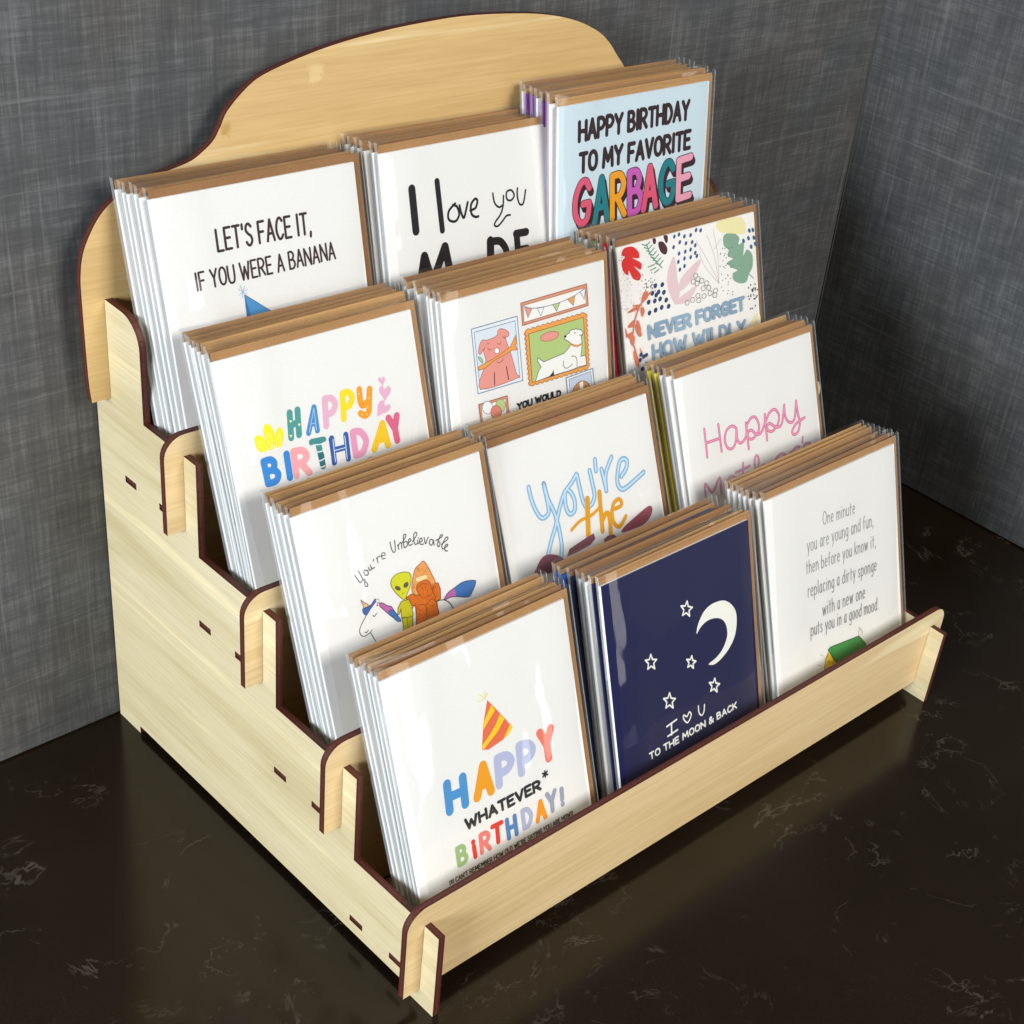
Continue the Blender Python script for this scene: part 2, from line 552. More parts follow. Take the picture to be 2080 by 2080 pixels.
_g('*', .3, ".5,1 .5,.1", "0,.8 1,.3", "0,.3 1,.8")
_g('(', .14, "~1,1 .2,.7 .2,.3 1,0")
_g(')', .14, "~0,1 .8,.7 .8,.3 0,0")
_g('&', .54, "~1,0 .2,.7 .4,1 .65,.8 .1,.35 .15,.02 .6,.05 1,.5")
_g('a', .36, "~.9,.58 .45,.62 .05,.4 .15,.05 .55,.02 .9,.25", ".92,.62 .92,0")
_g('b', .38, "0,1 0,0", "~0,.35 .35,.6 .9,.5 .95,.15 .5,0 0,.1")
_g('c', .34, "~.95,.52 .5,.63 .05,.4 .1,.08 .5,0 .95,.12")
_g('d', .38, "~.95,.5 .5,.62 .05,.4 .1,.08 .5,0 .95,.15", "1,1 1,0")
_g('e', .36, "~.05,.34 .9,.34 .8,.55 .45,.63 .1,.48 .05,.2 .35,0 .9,.08")
_g('f', .28, "~1,.96 .6,1 .35,.8 .35,0", "0,.6 .9,.6")
_g('g', .36, "~.95,.55 .5,.62 .05,.4 .1,.1 .5,.02 .95,.2", "~.97,.62 .97,-.1 .7,-.34 .1,-.28")
_g('h', .36, "0,1 0,0", "~0,.4 .45,.62 .9,.48 .95,0")
_g('k', .34, "0,1 0,0", ".9,.62 .05,.25", ".3,.38 1,0")
_g('l', .08, ".5,1 .5,0")
_g('m', .56, "0,.62 0,0", "~0,.42 .25,.62 .48,.5 .5,0", "~.5,.42 .75,.62 .98,.5 1,0")
_g('n', .36, "0,.62 0,0", "~0,.4 .45,.62 .9,.48 .95,0")
_g('o', .38, "~.5,.63 .08,.5 .08,.12 .5,0 .92,.12 .92,.5 .5,.63")
_g('p', .38, "0,.62 0,-.34", "~0,.4 .4,.62 .9,.5 .95,.15 .5,0 0,.12")
_g('r', .24, "0,.62 0,0", "~0,.38 .4,.6 1,.58")
_g('s', .3, "~.9,.54 .5,.63 .1,.48 .5,.32 .9,.15 .5,0 .05,.08")
_g('t', .26, ".4,.9 .4,0", "0,.62 1,.62")
_g('u', .36, "~0,.62 .05,.1 .5,0 .92,.2", ".95,.62 .95,0")
_g('v', .36, "0,.62 .5,0 1,.62")
_g('w', .54, "0,.62 .25,0 .5,.55 .75,0 1,.62")
_g('y', .36, "0,.62 .5,.02", "1,.62 .3,-.34")

def pts2(s): return [tuple(float(q) for q in t.split(',')) for t in s.split()]

class Ink:
    """flat print on a card face: ribbons and filled shapes a hair above one another"""
    def __init__(s, y0):
        s.mb, s.y, s.k = MB(), y0, 0
        s.mats = {}
    def mat(s, c):
        return paper_of(c)
    def lift(s):
        s.k += 1
        return s.y - 0.02 - s.k * 0.0009
    def ribbon(s, P, wd, col, oy=0.0):
        Q = [P[0]]
        for p in P[1:]:
            if math.dist(p, Q[-1]) > 0.02: Q.append(p)
        if len(Q) < 2:
            Q = [P[0], (P[0][0] + .02, P[0][1])]
        y = s.lift() - oy
        h = wd / 2
        n = len(Q)
        vs, fs = [], []
        for i, p in enumerate(Q):
            a, b = Q[max(i - 1, 0)], Q[min(i + 1, n - 1)]
            dx, dy = b[0] - a[0], b[1] - a[1]
            l = math.hypot(dx, dy) or 1
            nx, ny = -dy / l, dx / l
            yy = y - i * 0.00003
            vs += [(p[0] + nx * h, yy, p[1] + ny * h), (p[0] - nx * h, yy, p[1] - ny * h)]
        for i in range(n - 1):
            fs.append((2 * i, 2 * i + 1, 2 * i + 3, 2 * i + 2))
        for e, (i, sg) in enumerate(((0, -1), (n - 1, 1))):
            a, b = (Q[0], Q[1]) if i == 0 else (Q[-2], Q[-1])
            an = math.atan2(b[1] - a[1], b[0] - a[0]) + (math.pi if sg < 0 else 0)
            c = Q[i]
            base = len(vs)
            yy = y - i * 0.00003
            vs.append((c[0], yy, c[1]))
            m = 6
            for k in range(m + 1):
                t = an - math.pi / 2 + math.pi * k / m
                vs.append((c[0] + h * math.cos(t), yy, c[1] + h * math.sin(t)))
            for k in range(m):
                fs.append((base, base + 1 + k, base + 2 + k))
        s.mb.add(vs, fs, s.mat(col))
    def stroke(s, P, wd, col, smooth):
        if smooth and len(P) > 2:
            closed = math.dist(P[0], P[-1]) < 0.05
            Q = catmull(P[:-1], 5, True) if closed else catmull(P, 5)
            if closed: Q.append(Q[0])
            s.ribbon(Q, wd, col)
        else:
            for a, b in zip(P, P[1:]):
                s.ribbon([a, b], wd, col)
    def poly(s, P, col, smooth):
        if smooth: P = catmull(P, 4, True)
        y = s.lift()
        tr = tessellate_polygon([[Vector((p[0], p[1], 0)) for p in P]])
        s.mb.add([(p[0], y, p[1]) for p in P], [tuple(t) for t in tr], s.mat(col))
    def glyph(s, ch, f, wd, col):
        for ss in FONT[ch][1]:
            sm = ss.startswith('~')
            s.stroke([f(*p) for p in pts2(ss.lstrip('~'))], wd, col, sm)
    def text(s, txt, base, cap, wd, col):
        adv, x, gap = [], 0, .21
        for ch in txt:
            wv = .34 if ch == ' ' else FONT[ch][0] + gap
            adv.append((x, wv)); x += wv
        tot = x - gap
        seg = [math.dist(a, b) for a, b in zip(base, base[1:])]
        Lg = sum(seg)
        kx = (Lg - wd) / tot
        rnd = random.Random(len(txt))
        for ch, (x0, wv) in zip(txt, adv):
            if ch == ' ': continue
            gw = FONT[ch][0]
            d = wd / 2 + (x0) * kx
            i, dd = 0, d
            while i < len(seg) - 1 and dd > seg[i]:
                dd -= seg[i]; i += 1
            a, b = base[i], base[i + 1]
            ux, uy = (b[0] - a[0]) / seg[i], (b[1] - a[1]) / seg[i]
            o = (a[0] + ux * dd, a[1] + uy * dd)
            j = rnd.uniform(-.015, .015) * cap
            hh = cap - wd
            s.glyph(ch, lambda u, v, o=o, gw=gw, ux=ux, uy=uy: (o[0] + ux * u * gw * kx - uy * (v * hh + wd / 2 + j), o[1] + uy * u * gw * kx + ux * (v * hh + wd / 2 + j)), wd, col)
    def run(s, src):
        for ln in src.strip().split('\n'):
            c, rest = ln[0], ln[2:]
            hd, body = rest.split('|', 1)
            hd = hd.split()
            if c == 's': s.stroke(pts2(body), float(hd[1]), hd[0], int(hd[2]))
            elif c == 'p': s.poly(pts2(body), hd[0], int(hd[1]))
            elif c == 't':
                b, t = body.split('|', 1)
                s.text(t, pts2(b), float(hd[2]), float(hd[1]), hd[0])
            elif c == 'g':
                b, ch = body.split('|', 1)
                (x0, y0), (x1, y1), (x2, y2) = pts2(b)
                s.glyph(ch, lambda u, v: (x0 + (x1 - x0) * u + (x2 - x0) * v, y0 + (y1 - y0) * u + (y2 - y0) * v), float(hd[1]), hd[0])


# print of each front card, in card coordinates: s stroke, p filled shape, t line of text, g single letter
ART = {
'banana': '''t 3a2426 1.12 9.55|25.86,98.71 47.28,98.36 71.27,97.85|LET'S FACE IT,
t 3a2426 0.9 7.77|14.12,85.23 46.84,85.37 81.46,85.45|IF YOU WERE A BANANA
p 4a94cc 0|35.31,79.88 34.83,66.78 53.22,65.3
s 1f4f86 0.23 0|35.31,79.88 34.83,66.78 53.22,65.3 35.31,79.88
p 2f74b4 0|35.31,79.88 34.83,66.78 37.63,66.53
s 8fb4d8 0.23 0|34.64,80.91 32.77,82.76
s 8fb4d8 0.23 0|34.64,80.91 33.83,84
s 8fb4d8 0.23 0|34.64,80.91 35.81,83.23
s 8fb4d8 0.23 0|34.64,80.91 36.99,81.74
s 8fb4d8 0.23 0|34.64,80.91 36.51,79.92
s 8fb4d8 0.23 0|34.64,80.91 34.16,78.65
s 8fb4d8 0.23 0|34.64,80.91 32.75,80.2
p f2cf3a 0|32.16,69.62 52.42,65.86 54.58,56.95 30.64,60.99''',
'love': '''s 101014 3.87 0|15.91,106.87 16.27,88.44
s 101014 2.88 0|30.01,107.9 30.94,86.17
s 101014 1.18 1|39.21,96.68 35.37,93.97 35.02,90.33 38.59,88.88 41.1,91.37 40.2,95.09 37.94,96.28
s 101014 1.19 1|41.68,95.46 42.23,92.36 43.64,89.56 45.16,92.63 46.51,96.04
s 101014 1.19 1|47.64,92.19 50.84,92.82 52.16,95.78 50.77,96.82 48.26,94.47 48.32,90.47 50.49,88.8 52.19,88.81
s 101014 0.94 1|61.45,97.62 62.17,93.24 64.56,90.8 66.76,91.23
s 101014 0.94 1|67.75,95.51 67.19,91.15 65.37,87.41 62.23,84.72 61.34,83.09 63.44,82.38 66.54,84.35 68.86,86.13 71.16,86.13
s 101014 0.95 1|72.67,97.18 69.8,96.77 69.77,93.54 72.33,92.69 74.23,94.64 72.67,97.18
s 101014 0.96 1|76.43,97.52 76.14,93.67 77.41,90.02 79.64,90.2 81.39,95.87
s 0c0c10 4.18 0|16.05,64.69 19.78,76.73 21.75,69.13 24.31,66.18 31.67,78.78 34.64,60.74
s 0c0c10 4.4 0|58.31,76.47 57.49,62.57
s 0c0c10 3.66 1|58.59,76 64.17,75.18 67.61,70.11 66.65,64.88 57.67,62.11
s 0c0c10 3.73 0|74.4,76.54 75.06,61.49
s 0c0c10 3.71 0|73.99,76.95 80.44,76.65
s 0c0c10 3.73 0|74.96,69.09 80.32,68.88
s 0c0c10 3.77 0|75.06,61.49 81.49,61.45
s 0c0c10 3.58 1|40.23,58.72 43.42,58.87 44.49,52.81 39.57,51.39 39.49,56.39 43.35,58.05 44.79,50.23''',
'garbage': '''t 30161c 2.12 10.65|12.53,114.3 49.46,114.57 89.34,114.8|HAPPY BIRTHDAY
t 30161c 2.16 10.46|13.29,99.78 50.22,99.78 91.31,100.09|TO MY FAVORITE
g 30121c 3.89|11.8,75.14 21.44,75.42 12.02,94.96|G
g 30121c 3.89|12.22,74.33 21.87,74.6 12.44,94.18|G
g 30121c 3.9|12.65,73.53 22.31,73.79 12.86,93.4|G
g 30121c 4.05|11.38,75.95 21,76.23 11.61,95.73|G
g e05878 3.26|11.38,75.95 21,76.23 11.61,95.73|G
g 30121c 3.95|25.09,73.71 33.9,74.14 24.9,94.69|A
g 30121c 3.97|25.53,72.89 34.35,73.32 25.33,93.9|A
g 30121c 3.98|25.97,72.07 34.8,72.49 25.77,93.11|A
g 30121c 4.14|24.65,74.52 33.45,74.97 24.47,95.48|A
g 14808a 3.33|24.65,74.52 33.45,74.97 24.47,95.48|A
g 30121c 4.03|37.25,74.35 45.49,74.92 36.41,94.65|R
g 30121c 4.03|37.7,73.53 45.95,74.09 36.86,93.86|R
g 30121c 4.04|38.16,72.7 46.42,73.26 37.31,93.06|R
g 30121c 4.2|36.79,75.18 45.02,75.75 35.96,95.45|R
g eda21c 3.38|36.79,75.18 45.02,75.75 35.96,95.45|R
g 30121c 4.1|49.25,74.55 57.12,74.98 48.26,94.45|B
g 30121c 4.11|49.72,73.72 57.6,74.14 48.73,93.65|B
g 30121c 4.1|50.2,72.88 58.08,73.3 49.19,92.84|B
g 30121c 4.28|48.78,75.38 56.64,75.82 47.8,95.26|B
g c95cb8 3.44|48.78,75.38 56.64,75.82 47.8,95.26|B
g 30121c 4.15|58.99,74.68 67.75,75.23 58.18,94.78|A
g 30121c 4.16|59.47,73.84 68.25,74.38 58.65,93.97|A
g 30121c 4.17|59.96,73 68.74,73.54 59.13,93.15|A
g 30121c 4.33|58.5,75.52 67.25,76.07 57.7,95.59|A
g e05878 3.49|58.5,75.52 67.25,76.07 57.7,95.59|A
g 30121c 4.22|71.4,75.43 80.79,75.92 70.14,94.85|G
g 30121c 4.23|71.9,74.58 81.31,75.06 70.63,94.03|G
g 30121c 4.23|72.4,73.73 81.82,74.21 71.12,93.21|G
g 30121c 4.4|70.9,76.28 80.28,76.77 69.64,95.66|G
g 14808a 3.54|70.9,76.28 80.28,76.77 69.64,95.66|G
g 30121c 4.29|83.98,75.82 92.51,76.47 83.45,95.07|E
g 30121c 4.29|84.49,74.96 93.04,75.61 83.96,94.24|E
g 30121c 4.3|85.01,74.1 93.57,74.75 84.48,93.41|E
g 30121c 4.48|83.46,76.67 91.98,77.33 82.94,95.9|E
g eea4bc 3.6|83.46,76.67 91.98,77.33 82.94,95.9|E''',
'hbday': '''g 4b9c98 2.79|28.56,86.21 32.35,86.43 29.86,96.3|H
p f2f2a0 0|29.02,93.3 30.44,92.99 29.58,92.07
p f2f2a0 0|32.63,90.96 34.06,90.64 33.2,89.71
p f2f2a0 0|27.89,87.55 29.31,87.23 28.45,86.31
g 4b8cc8 2.45|36.85,85.92 41.16,85.83 39.28,95.61|A
g a8d4f4 0.31|37.25,86.17 40.78,86.05 39.53,95.19|A
g e4b4cc 2.86|45.7,86.54 50.55,86.03 47.08,97.56|P
g f4dc20 2.9|54.5,87.26 59.06,87.07 56,97.64|P
s f0a01c 2.83 1|64.31,97.17 63.92,92.47 64.76,90.21 67.4,91.2
s f0a01c 2.85 1|69.33,96.08 68.16,91 67.28,87.13 65.24,85.8 63.08,87.31
p fbe08a 0|64.17,95.36 64.11,95.23 63.98,95.15 63.82,95.13 63.65,95.17 63.51,95.27 63.43,95.41 63.42,95.55 63.48,95.68 63.61,95.77 63.77,95.79 63.94,95.74 64.08,95.65 64.16,95.51
p fbe08a 0|68.69,92.35 68.63,92.22 68.5,92.14 68.34,92.11 68.17,92.16 68.02,92.26 67.94,92.4 67.93,92.54 67.99,92.67 68.12,92.76 68.29,92.78 68.46,92.73 68.6,92.63 68.68,92.5
p fbe08a 0|67.44,89.32 67.37,89.19 67.25,89.11 67.08,89.09 66.91,89.13 66.77,89.24 66.68,89.38 66.67,89.52 66.74,89.65 66.87,89.74 67.03,89.76 67.2,89.71 67.34,89.61 67.43,89.47
p fbe08a 0|64.2,86.45 64.14,86.32 64.01,86.24 63.85,86.22 63.68,86.26 63.54,86.36 63.45,86.5 63.44,86.65 63.51,86.78 63.64,86.86 63.8,86.88 63.97,86.84 64.11,86.74 64.19,86.6
p fbe08a 0|66.36,86.06 66.29,85.93 66.17,85.85 66,85.83 65.83,85.87 65.69,85.98 65.61,86.12 65.59,86.27 65.66,86.39 65.79,86.48 65.95,86.5 66.12,86.45 66.26,86.35 66.35,86.21
g 2f8ad8 2.96|14.42,71.03 19.73,70.9 14.2,80.34|B
g 2f8ad8 3|23.85,70.59 25.49,70.66 24.22,80.36|I
g f0a8b0 3.03|27.86,70.62 33.98,69.99 28.38,80.44|R
g 3f9090 2.76|38.03,71.03 43.73,70.49 37.5,81.89|T
g 1f6c74 2.77|40.21,70.77 41.42,70.79 40.25,75.59|I
s d8e8ee 0.54 1|36.34,80.38 38.69,80.46 41.15,79.95 44.44,80.33
s d8e8ee 0.54 1|38.52,77.56 40.12,77.03 41.82,76.99
s d8e8ee 0.55 1|39.01,73.72 40.21,73.3 42.23,73.72
s d8e8ee 0.55 1|39.08,70.91 40.49,70.46 41.83,70.67
g 2a5ca8 2.53|46.5,70.62 53.53,70.28 47.13,80.87|H
g d8ecfa 0.36|47.04,70.73 52.91,70.46 47.68,80.35|H
s 2a5ca8 0.71 0|45.99,81 45.66,69.93
g e49cc0 3.04|57.38,70.69 63.38,70.49 57.69,80.56|D
g f2c81c 3.09|66.93,70.63 74.07,70.52 69.32,80.2|A
p e8a010 0|68.76,73.54 68.72,73.45 68.63,73.39 68.52,73.38 68.4,73.41 68.31,73.48 68.25,73.58 68.24,73.68 68.29,73.77 68.37,73.82 68.48,73.84 68.6,73.8 68.69,73.73 68.75,73.64
p e8a010 0|72.29,72.93 72.24,72.85 72.16,72.79 72.04,72.78 71.93,72.81 71.83,72.88 71.77,72.98 71.77,73.08 71.81,73.17 71.9,73.22 72.01,73.23 72.13,73.2 72.22,73.13 72.28,73.04
p e8a010 0|71.66,79.18 71.61,79.1 71.53,79.04 71.42,79.03 71.3,79.06 71.21,79.13 71.15,79.23 71.14,79.33 71.18,79.41 71.27,79.47 71.38,79.48 71.5,79.45 71.59,79.38 71.65,79.29
p e8a010 0|72.88,71.24 72.84,71.15 72.75,71.1 72.64,71.09 72.52,71.12 72.42,71.19 72.37,71.29 72.36,71.39 72.4,71.47 72.49,71.53 72.6,71.54 72.72,71.51 72.81,71.44 72.87,71.34
p e8a010 0|67.91,71.49 67.87,71.41 67.78,71.35 67.67,71.34 67.56,71.37 67.46,71.44 67.4,71.54 67.4,71.64 67.44,71.72 67.53,71.78 67.64,71.79 67.75,71.76 67.85,71.69 67.91,71.59
g dc6488 3.13|76.97,71.24 81.37,71.17 76.42,81.69|Y
p f8ee18 1|13.68,84.45 12.08,87.23 12.17,90.4 13.37,91.32 15.56,90.35 16.57,88.47 17.1,84.37
p f8ee18 1|17.55,84.6 16.58,91.32 17.16,94.01 18.9,94.6 20.83,92.29 21.26,88.6 19.77,84.52
p f8ee18 1|20.58,84.47 21.52,88.88 23.06,91.33 24.59,91.8 25.36,89.62 24.64,86.22 23.2,84.27
s fbf690 0.33 1|15.31,84.52 13.66,87.14 13.65,88.92 15.7,87.28 17.17,84.71
s fbf690 0.33 1|18.77,84.62 17.66,88.88 18.48,90.79 19.65,88.68 19.23,84.85
s fbf690 0.34 1|21.23,84.65 22.07,87.65 23.59,89.03 23.47,86.54 22.46,84.66
p e4b0cc 1|76.12,98.8 76.92,99.56 77.75,98.95 77.71,97.86 76.82,96.7 76.19,95.83 75.51,96.83 74.57,98.18 74.48,99.28 75.28,99.72
p e4b0cc 1|76.95,94.11 78.62,95.1 79.87,93.9 79.42,92.17 77.46,90.57 76.05,89.36 75.21,91.15 74.02,93.55 74.25,95.32 75.81,95.81
p e4b0cc 1|75.55,87.42 77.98,87.36 78.26,85.69 76.46,84.5 73.27,84.21 70.94,83.96 71.52,85.88 72.23,88.51 73.83,89.87 75.76,89.45
s 8c98a4 0.27 1|38.09,65.04 35.48,66.94 32.67,67.78 31.69,67.14 32.75,66.08 35.59,65.42 38.09,65.04
s 8c98a4 0.28 1|58.93,64.93 61.33,66.9 63.78,67.91 65.07,67.54 64.32,66.03 61.9,65.21 58.93,64.93
p e8a040 0|45.48,65.01 45.43,64.78 45.22,64.59 44.88,64.48 44.47,64.47 44.09,64.57 43.81,64.75 43.67,64.98 43.72,65.21 43.93,65.39 44.27,65.5 44.68,65.51 45.06,65.41 45.35,65.23
p e8a040 0|49.35,64.62 49.3,64.39 49.08,64.2 48.74,64.09 48.33,64.08 47.95,64.18 47.66,64.36 47.52,64.59 47.57,64.82 47.79,65 48.13,65.11 48.53,65.12 48.92,65.02 49.21,64.84
p e8a040 0|56.79,65.27 56.74,65.04 56.52,64.85 56.17,64.74 55.76,64.73 55.37,64.83 55.08,65.01 54.94,65.24 54.98,65.47 55.2,65.66 55.55,65.77 55.96,65.78 56.35,65.68 56.65,65.5''',
'dogs': '''p e4ecf4 0|14.73,108.49 41.03,108.47 41.88,78.95 15.57,79.39
s 7c8c9c 0.46 0|14.73,108.49 41.03,108.47 41.88,78.95 15.57,79.39 14.73,108.49
p dce6f0 0|16.09,106.84 39.66,106.72 40.21,80.8 17.02,80.99
s 7c8c9c 0.34 0|16.09,106.84 39.66,106.72 40.21,80.8 17.02,80.99 16.09,106.84
p e89c90 1|17.33,81.08 20.25,90.37 21.38,93.18 20.61,96.8 20.51,98.18 18.84,96.54 17.62,97.52 18.8,100.97 20.46,102.45 23.02,101.85 28.36,102.47 29.43,104.61 31.24,105.05 34.24,103.68 35.66,101.97 34.87,100.61 33.53,100.58 34.36,97.28 36.32,91.26 38.35,83.04 38.84,80.8
s a85850 0.29 1|17.33,81.08 20.25,90.37 21.38,93.18 20.61,96.8 20.51,98.18 18.84,96.54 17.62,97.52 18.8,100.97 20.46,102.45 23.02,101.85 28.36,102.47 29.43,104.61 31.24,105.05 34.24,103.68 35.66,101.97 34.87,100.61 33.53,100.58 34.36,97.28 36.32,91.26 38.35,83.04 38.84,80.8 17.33,81.08
s a85850 0.35 1|20.45,97.52 21.46,98.98
s a85850 0.35 1|31.81,101.33 33.5,100.24 33.12,101.02
s a85850 0.35 1|22.87,100.18 23.96,100.09
s a85850 0.35 1|23.13,98.07 23.93,97.19 25.26,97.39
s a85850 0.35 1|28.72,98.97 29.77,98.37 30.73,99.18
s a85850 0.36 1|27.58,90.97 29.07,90.26 30.9,90.85 31.33,91.61
s 401820 0.48 0|25.73,86.58 25.39,81.08
s 401820 0.48 0|32.86,87.58 33.6,81.43
p f0a450 0|16.84,91.22 19.95,91.82 25.74,92.8 31.2,94.24 35.82,95.9 39.34,100.26 39.75,97.05 38.94,95.5 39.77,93.56 37.01,94.05 31.98,93.01 25.66,91.79 20.64,89.76 17.13,89.6
s 9c6424 0.29 0|16.84,91.22 19.95,91.82 25.74,92.8 31.2,94.24 35.82,95.9 39.34,100.26 39.75,97.05 38.94,95.5 39.77,93.56 37.01,94.05 31.98,93.01 25.66,91.79 20.64,89.76 17.13,89.6 16.84,91.22
p ffffff 0|29.39,95.54 29.21,95.01 28.78,94.66 28.2,94.55 27.59,94.7 27.05,95.08 26.71,95.62 26.62,96.21 26.8,96.73 27.23,97.08 27.8,97.19 28.42,97.05 28.96,96.67 29.3,96.13
s a85850 0.29 0|29.39,95.54 29.21,95.01 28.78,94.66 28.2,94.55 27.59,94.7 27.05,95.08 26.71,95.62 26.62,96.21 26.8,96.73 27.23,97.08 27.8,97.19 28.42,97.05 28.96,96.67 29.3,96.13 29.39,95.54
p a8c8a0 1|17.23,95.57 18.7,95.04 19.72,93.25 19.46,92.28 18.14,93.64
s 607860 0.23 1|17.23,95.57 18.7,95.04 19.72,93.25 19.46,92.28 18.14,93.64 17.23,95.57
p d89878 0|43.55,113.73 83.81,114.13 84.19,104.01 43.79,103.65
s 9c5c48 0.42 0|43.55,113.73 83.81,114.13 84.19,104.01 43.79,103.65 43.55,113.73
p f4f2ee 0|44.89,112.41 82.73,112.66 82.91,105.18 44.71,104.83
s 9c5c48 0.3 0|44.89,112.41 82.73,112.66 82.91,105.18 44.71,104.83 44.89,112.41
s 7c8c9c 0.37 1|45.31,111.98 49.72,110.16 57.03,109.25 66.88,109.19 76.03,110.38 81.97,112.29
p e89c90 0|45.61,111.3 49.94,110.11 47.21,106.4
s 6c7880 0.3 0|45.61,111.3 49.94,110.11 47.21,106.4 45.61,111.3
p f0f0f0 0|53.11,109.41 57.11,109.06 54.88,105.55
s 6c7880 0.3 0|53.11,109.41 57.11,109.06 54.88,105.55 53.11,109.41
p b8cc90 0|62.16,109.17 66.78,109.11 64.48,105.69
s 6c7880 0.31 0|62.16,109.17 66.78,109.11 64.48,105.69 62.16,109.17
p f0a450 0|71.42,109.61 76.12,110.26 74.98,106.02
s 6c7880 0.31 0|71.42,109.61 76.12,110.26 74.98,106.02 71.42,109.61
p e8ecf0 0|79.39,111.43 82.94,112.26 81.85,107.36
s 6c7880 0.31 0|79.39,111.43 82.94,112.26 81.85,107.36 79.39,111.43
p f0a450 0|45.29,100.78 45.99,101.33 46.72,101.56 47.46,101.33 48.22,100.79 48.93,101.34 49.66,101.56 50.41,101.34 51.18,100.79 51.89,101.34 52.62,101.57 53.37,101.34 54.15,100.8 54.86,101.35 55.6,101.58 56.36,101.35 57.13,100.8 57.85,101.35 58.59,101.58 59.35,101.35 60.13,100.8 60.86,101.36 61.6,101.59 62.37,101.36 63.15,100.81 63.88,101.36 64.62,101.59 65.4,101.36 66.19,100.81 66.92,101.37 67.67,101.6 68.44,101.37 69.24,100.81 69.97,101.37 70.73,101.6 71.51,101.37 72.31,100.82 73.05,101.38 73.8,101.61 74.59,101.38 75.39,100.82 76.13,101.38 76.9,101.62 77.69,101.38 78.5,100.82 79.24,101.39 80.01,101.62 80.8,101.39 82.1,100.72 82.85,100.04 83.17,99.42 82.86,98.9 82.11,98.44 82.86,97.75 83.18,97.13 82.87,96.61 82.12,96.15 82.87,95.46 83.19,94.84 82.88,94.31 82.13,93.85 82.88,93.16 83.2,92.54 82.89,92.01 82.14,91.55 82.9,90.85 83.21,90.23 82.9,89.7 82.15,89.24 82.91,88.54 83.22,87.91 82.91,87.38 82.16,86.93 82.92,86.22 83.23,85.59 82.92,85.06 82.17,84.61 82.93,83.9 83.25,83.26 82.94,82.73 82.18,82.28 82.94,81.57 83.26,80.93 82.95,80.4 82.19,79.94 82.95,79.23 83.27,78.59 82.96,78.06 82.2,77.6 82.96,76.88 83.28,76.24 82.97,75.71 82.2,75.07 81.46,74.5 80.69,74.28 79.9,74.53 79.09,75.13 78.35,74.56 77.59,74.34 76.81,74.59 76,75.19 75.26,74.62 74.51,74.4 73.73,74.65 72.93,75.25 72.19,74.68 71.44,74.46 70.66,74.71 69.87,75.3 69.14,74.74 68.39,74.52 67.62,74.77 66.82,75.36 66.1,74.8 65.35,74.58 64.59,74.83 63.8,75.42 63.08,74.86 62.34,74.64 61.57,74.89 60.79,75.47 60.07,74.92 59.33,74.69 58.57,74.95 57.8,75.53 57.08,74.98 56.35,74.75 55.59,75 54.82,75.59 54.11,75.03 53.38,74.81 52.63,75.06 51.86,75.64 51.15,75.09 50.43,74.87 49.68,75.12 48.92,75.7 48.21,75.15 47.49,74.93 46.75,75.18 45.96,75.4 45.24,76.12 44.93,76.75 45.21,77.29 45.9,77.75 45.18,78.46 44.87,79.09 45.15,79.62 45.84,80.08 45.12,80.79 44.81,81.42 45.09,81.95 45.78,82.41 45.06,83.11 44.75,83.74 45.02,84.27 45.71,84.73 44.99,85.43 44.69,86.06 44.96,86.58 45.65,87.04 44.93,87.74 44.63,88.36 44.9,88.89 45.59,89.35 44.87,90.04 44.57,90.67 44.84,91.19 45.53,91.65 44.81,92.34 44.51,92.96 44.78,93.49 45.47,93.94 44.75,94.63 44.45,95.25 44.72,95.77 45.41,96.23 44.69,96.91 44.38,97.53 44.66,98.05 45.35,98.51 44.63,99.19 44.32,99.8 44.6,100.33
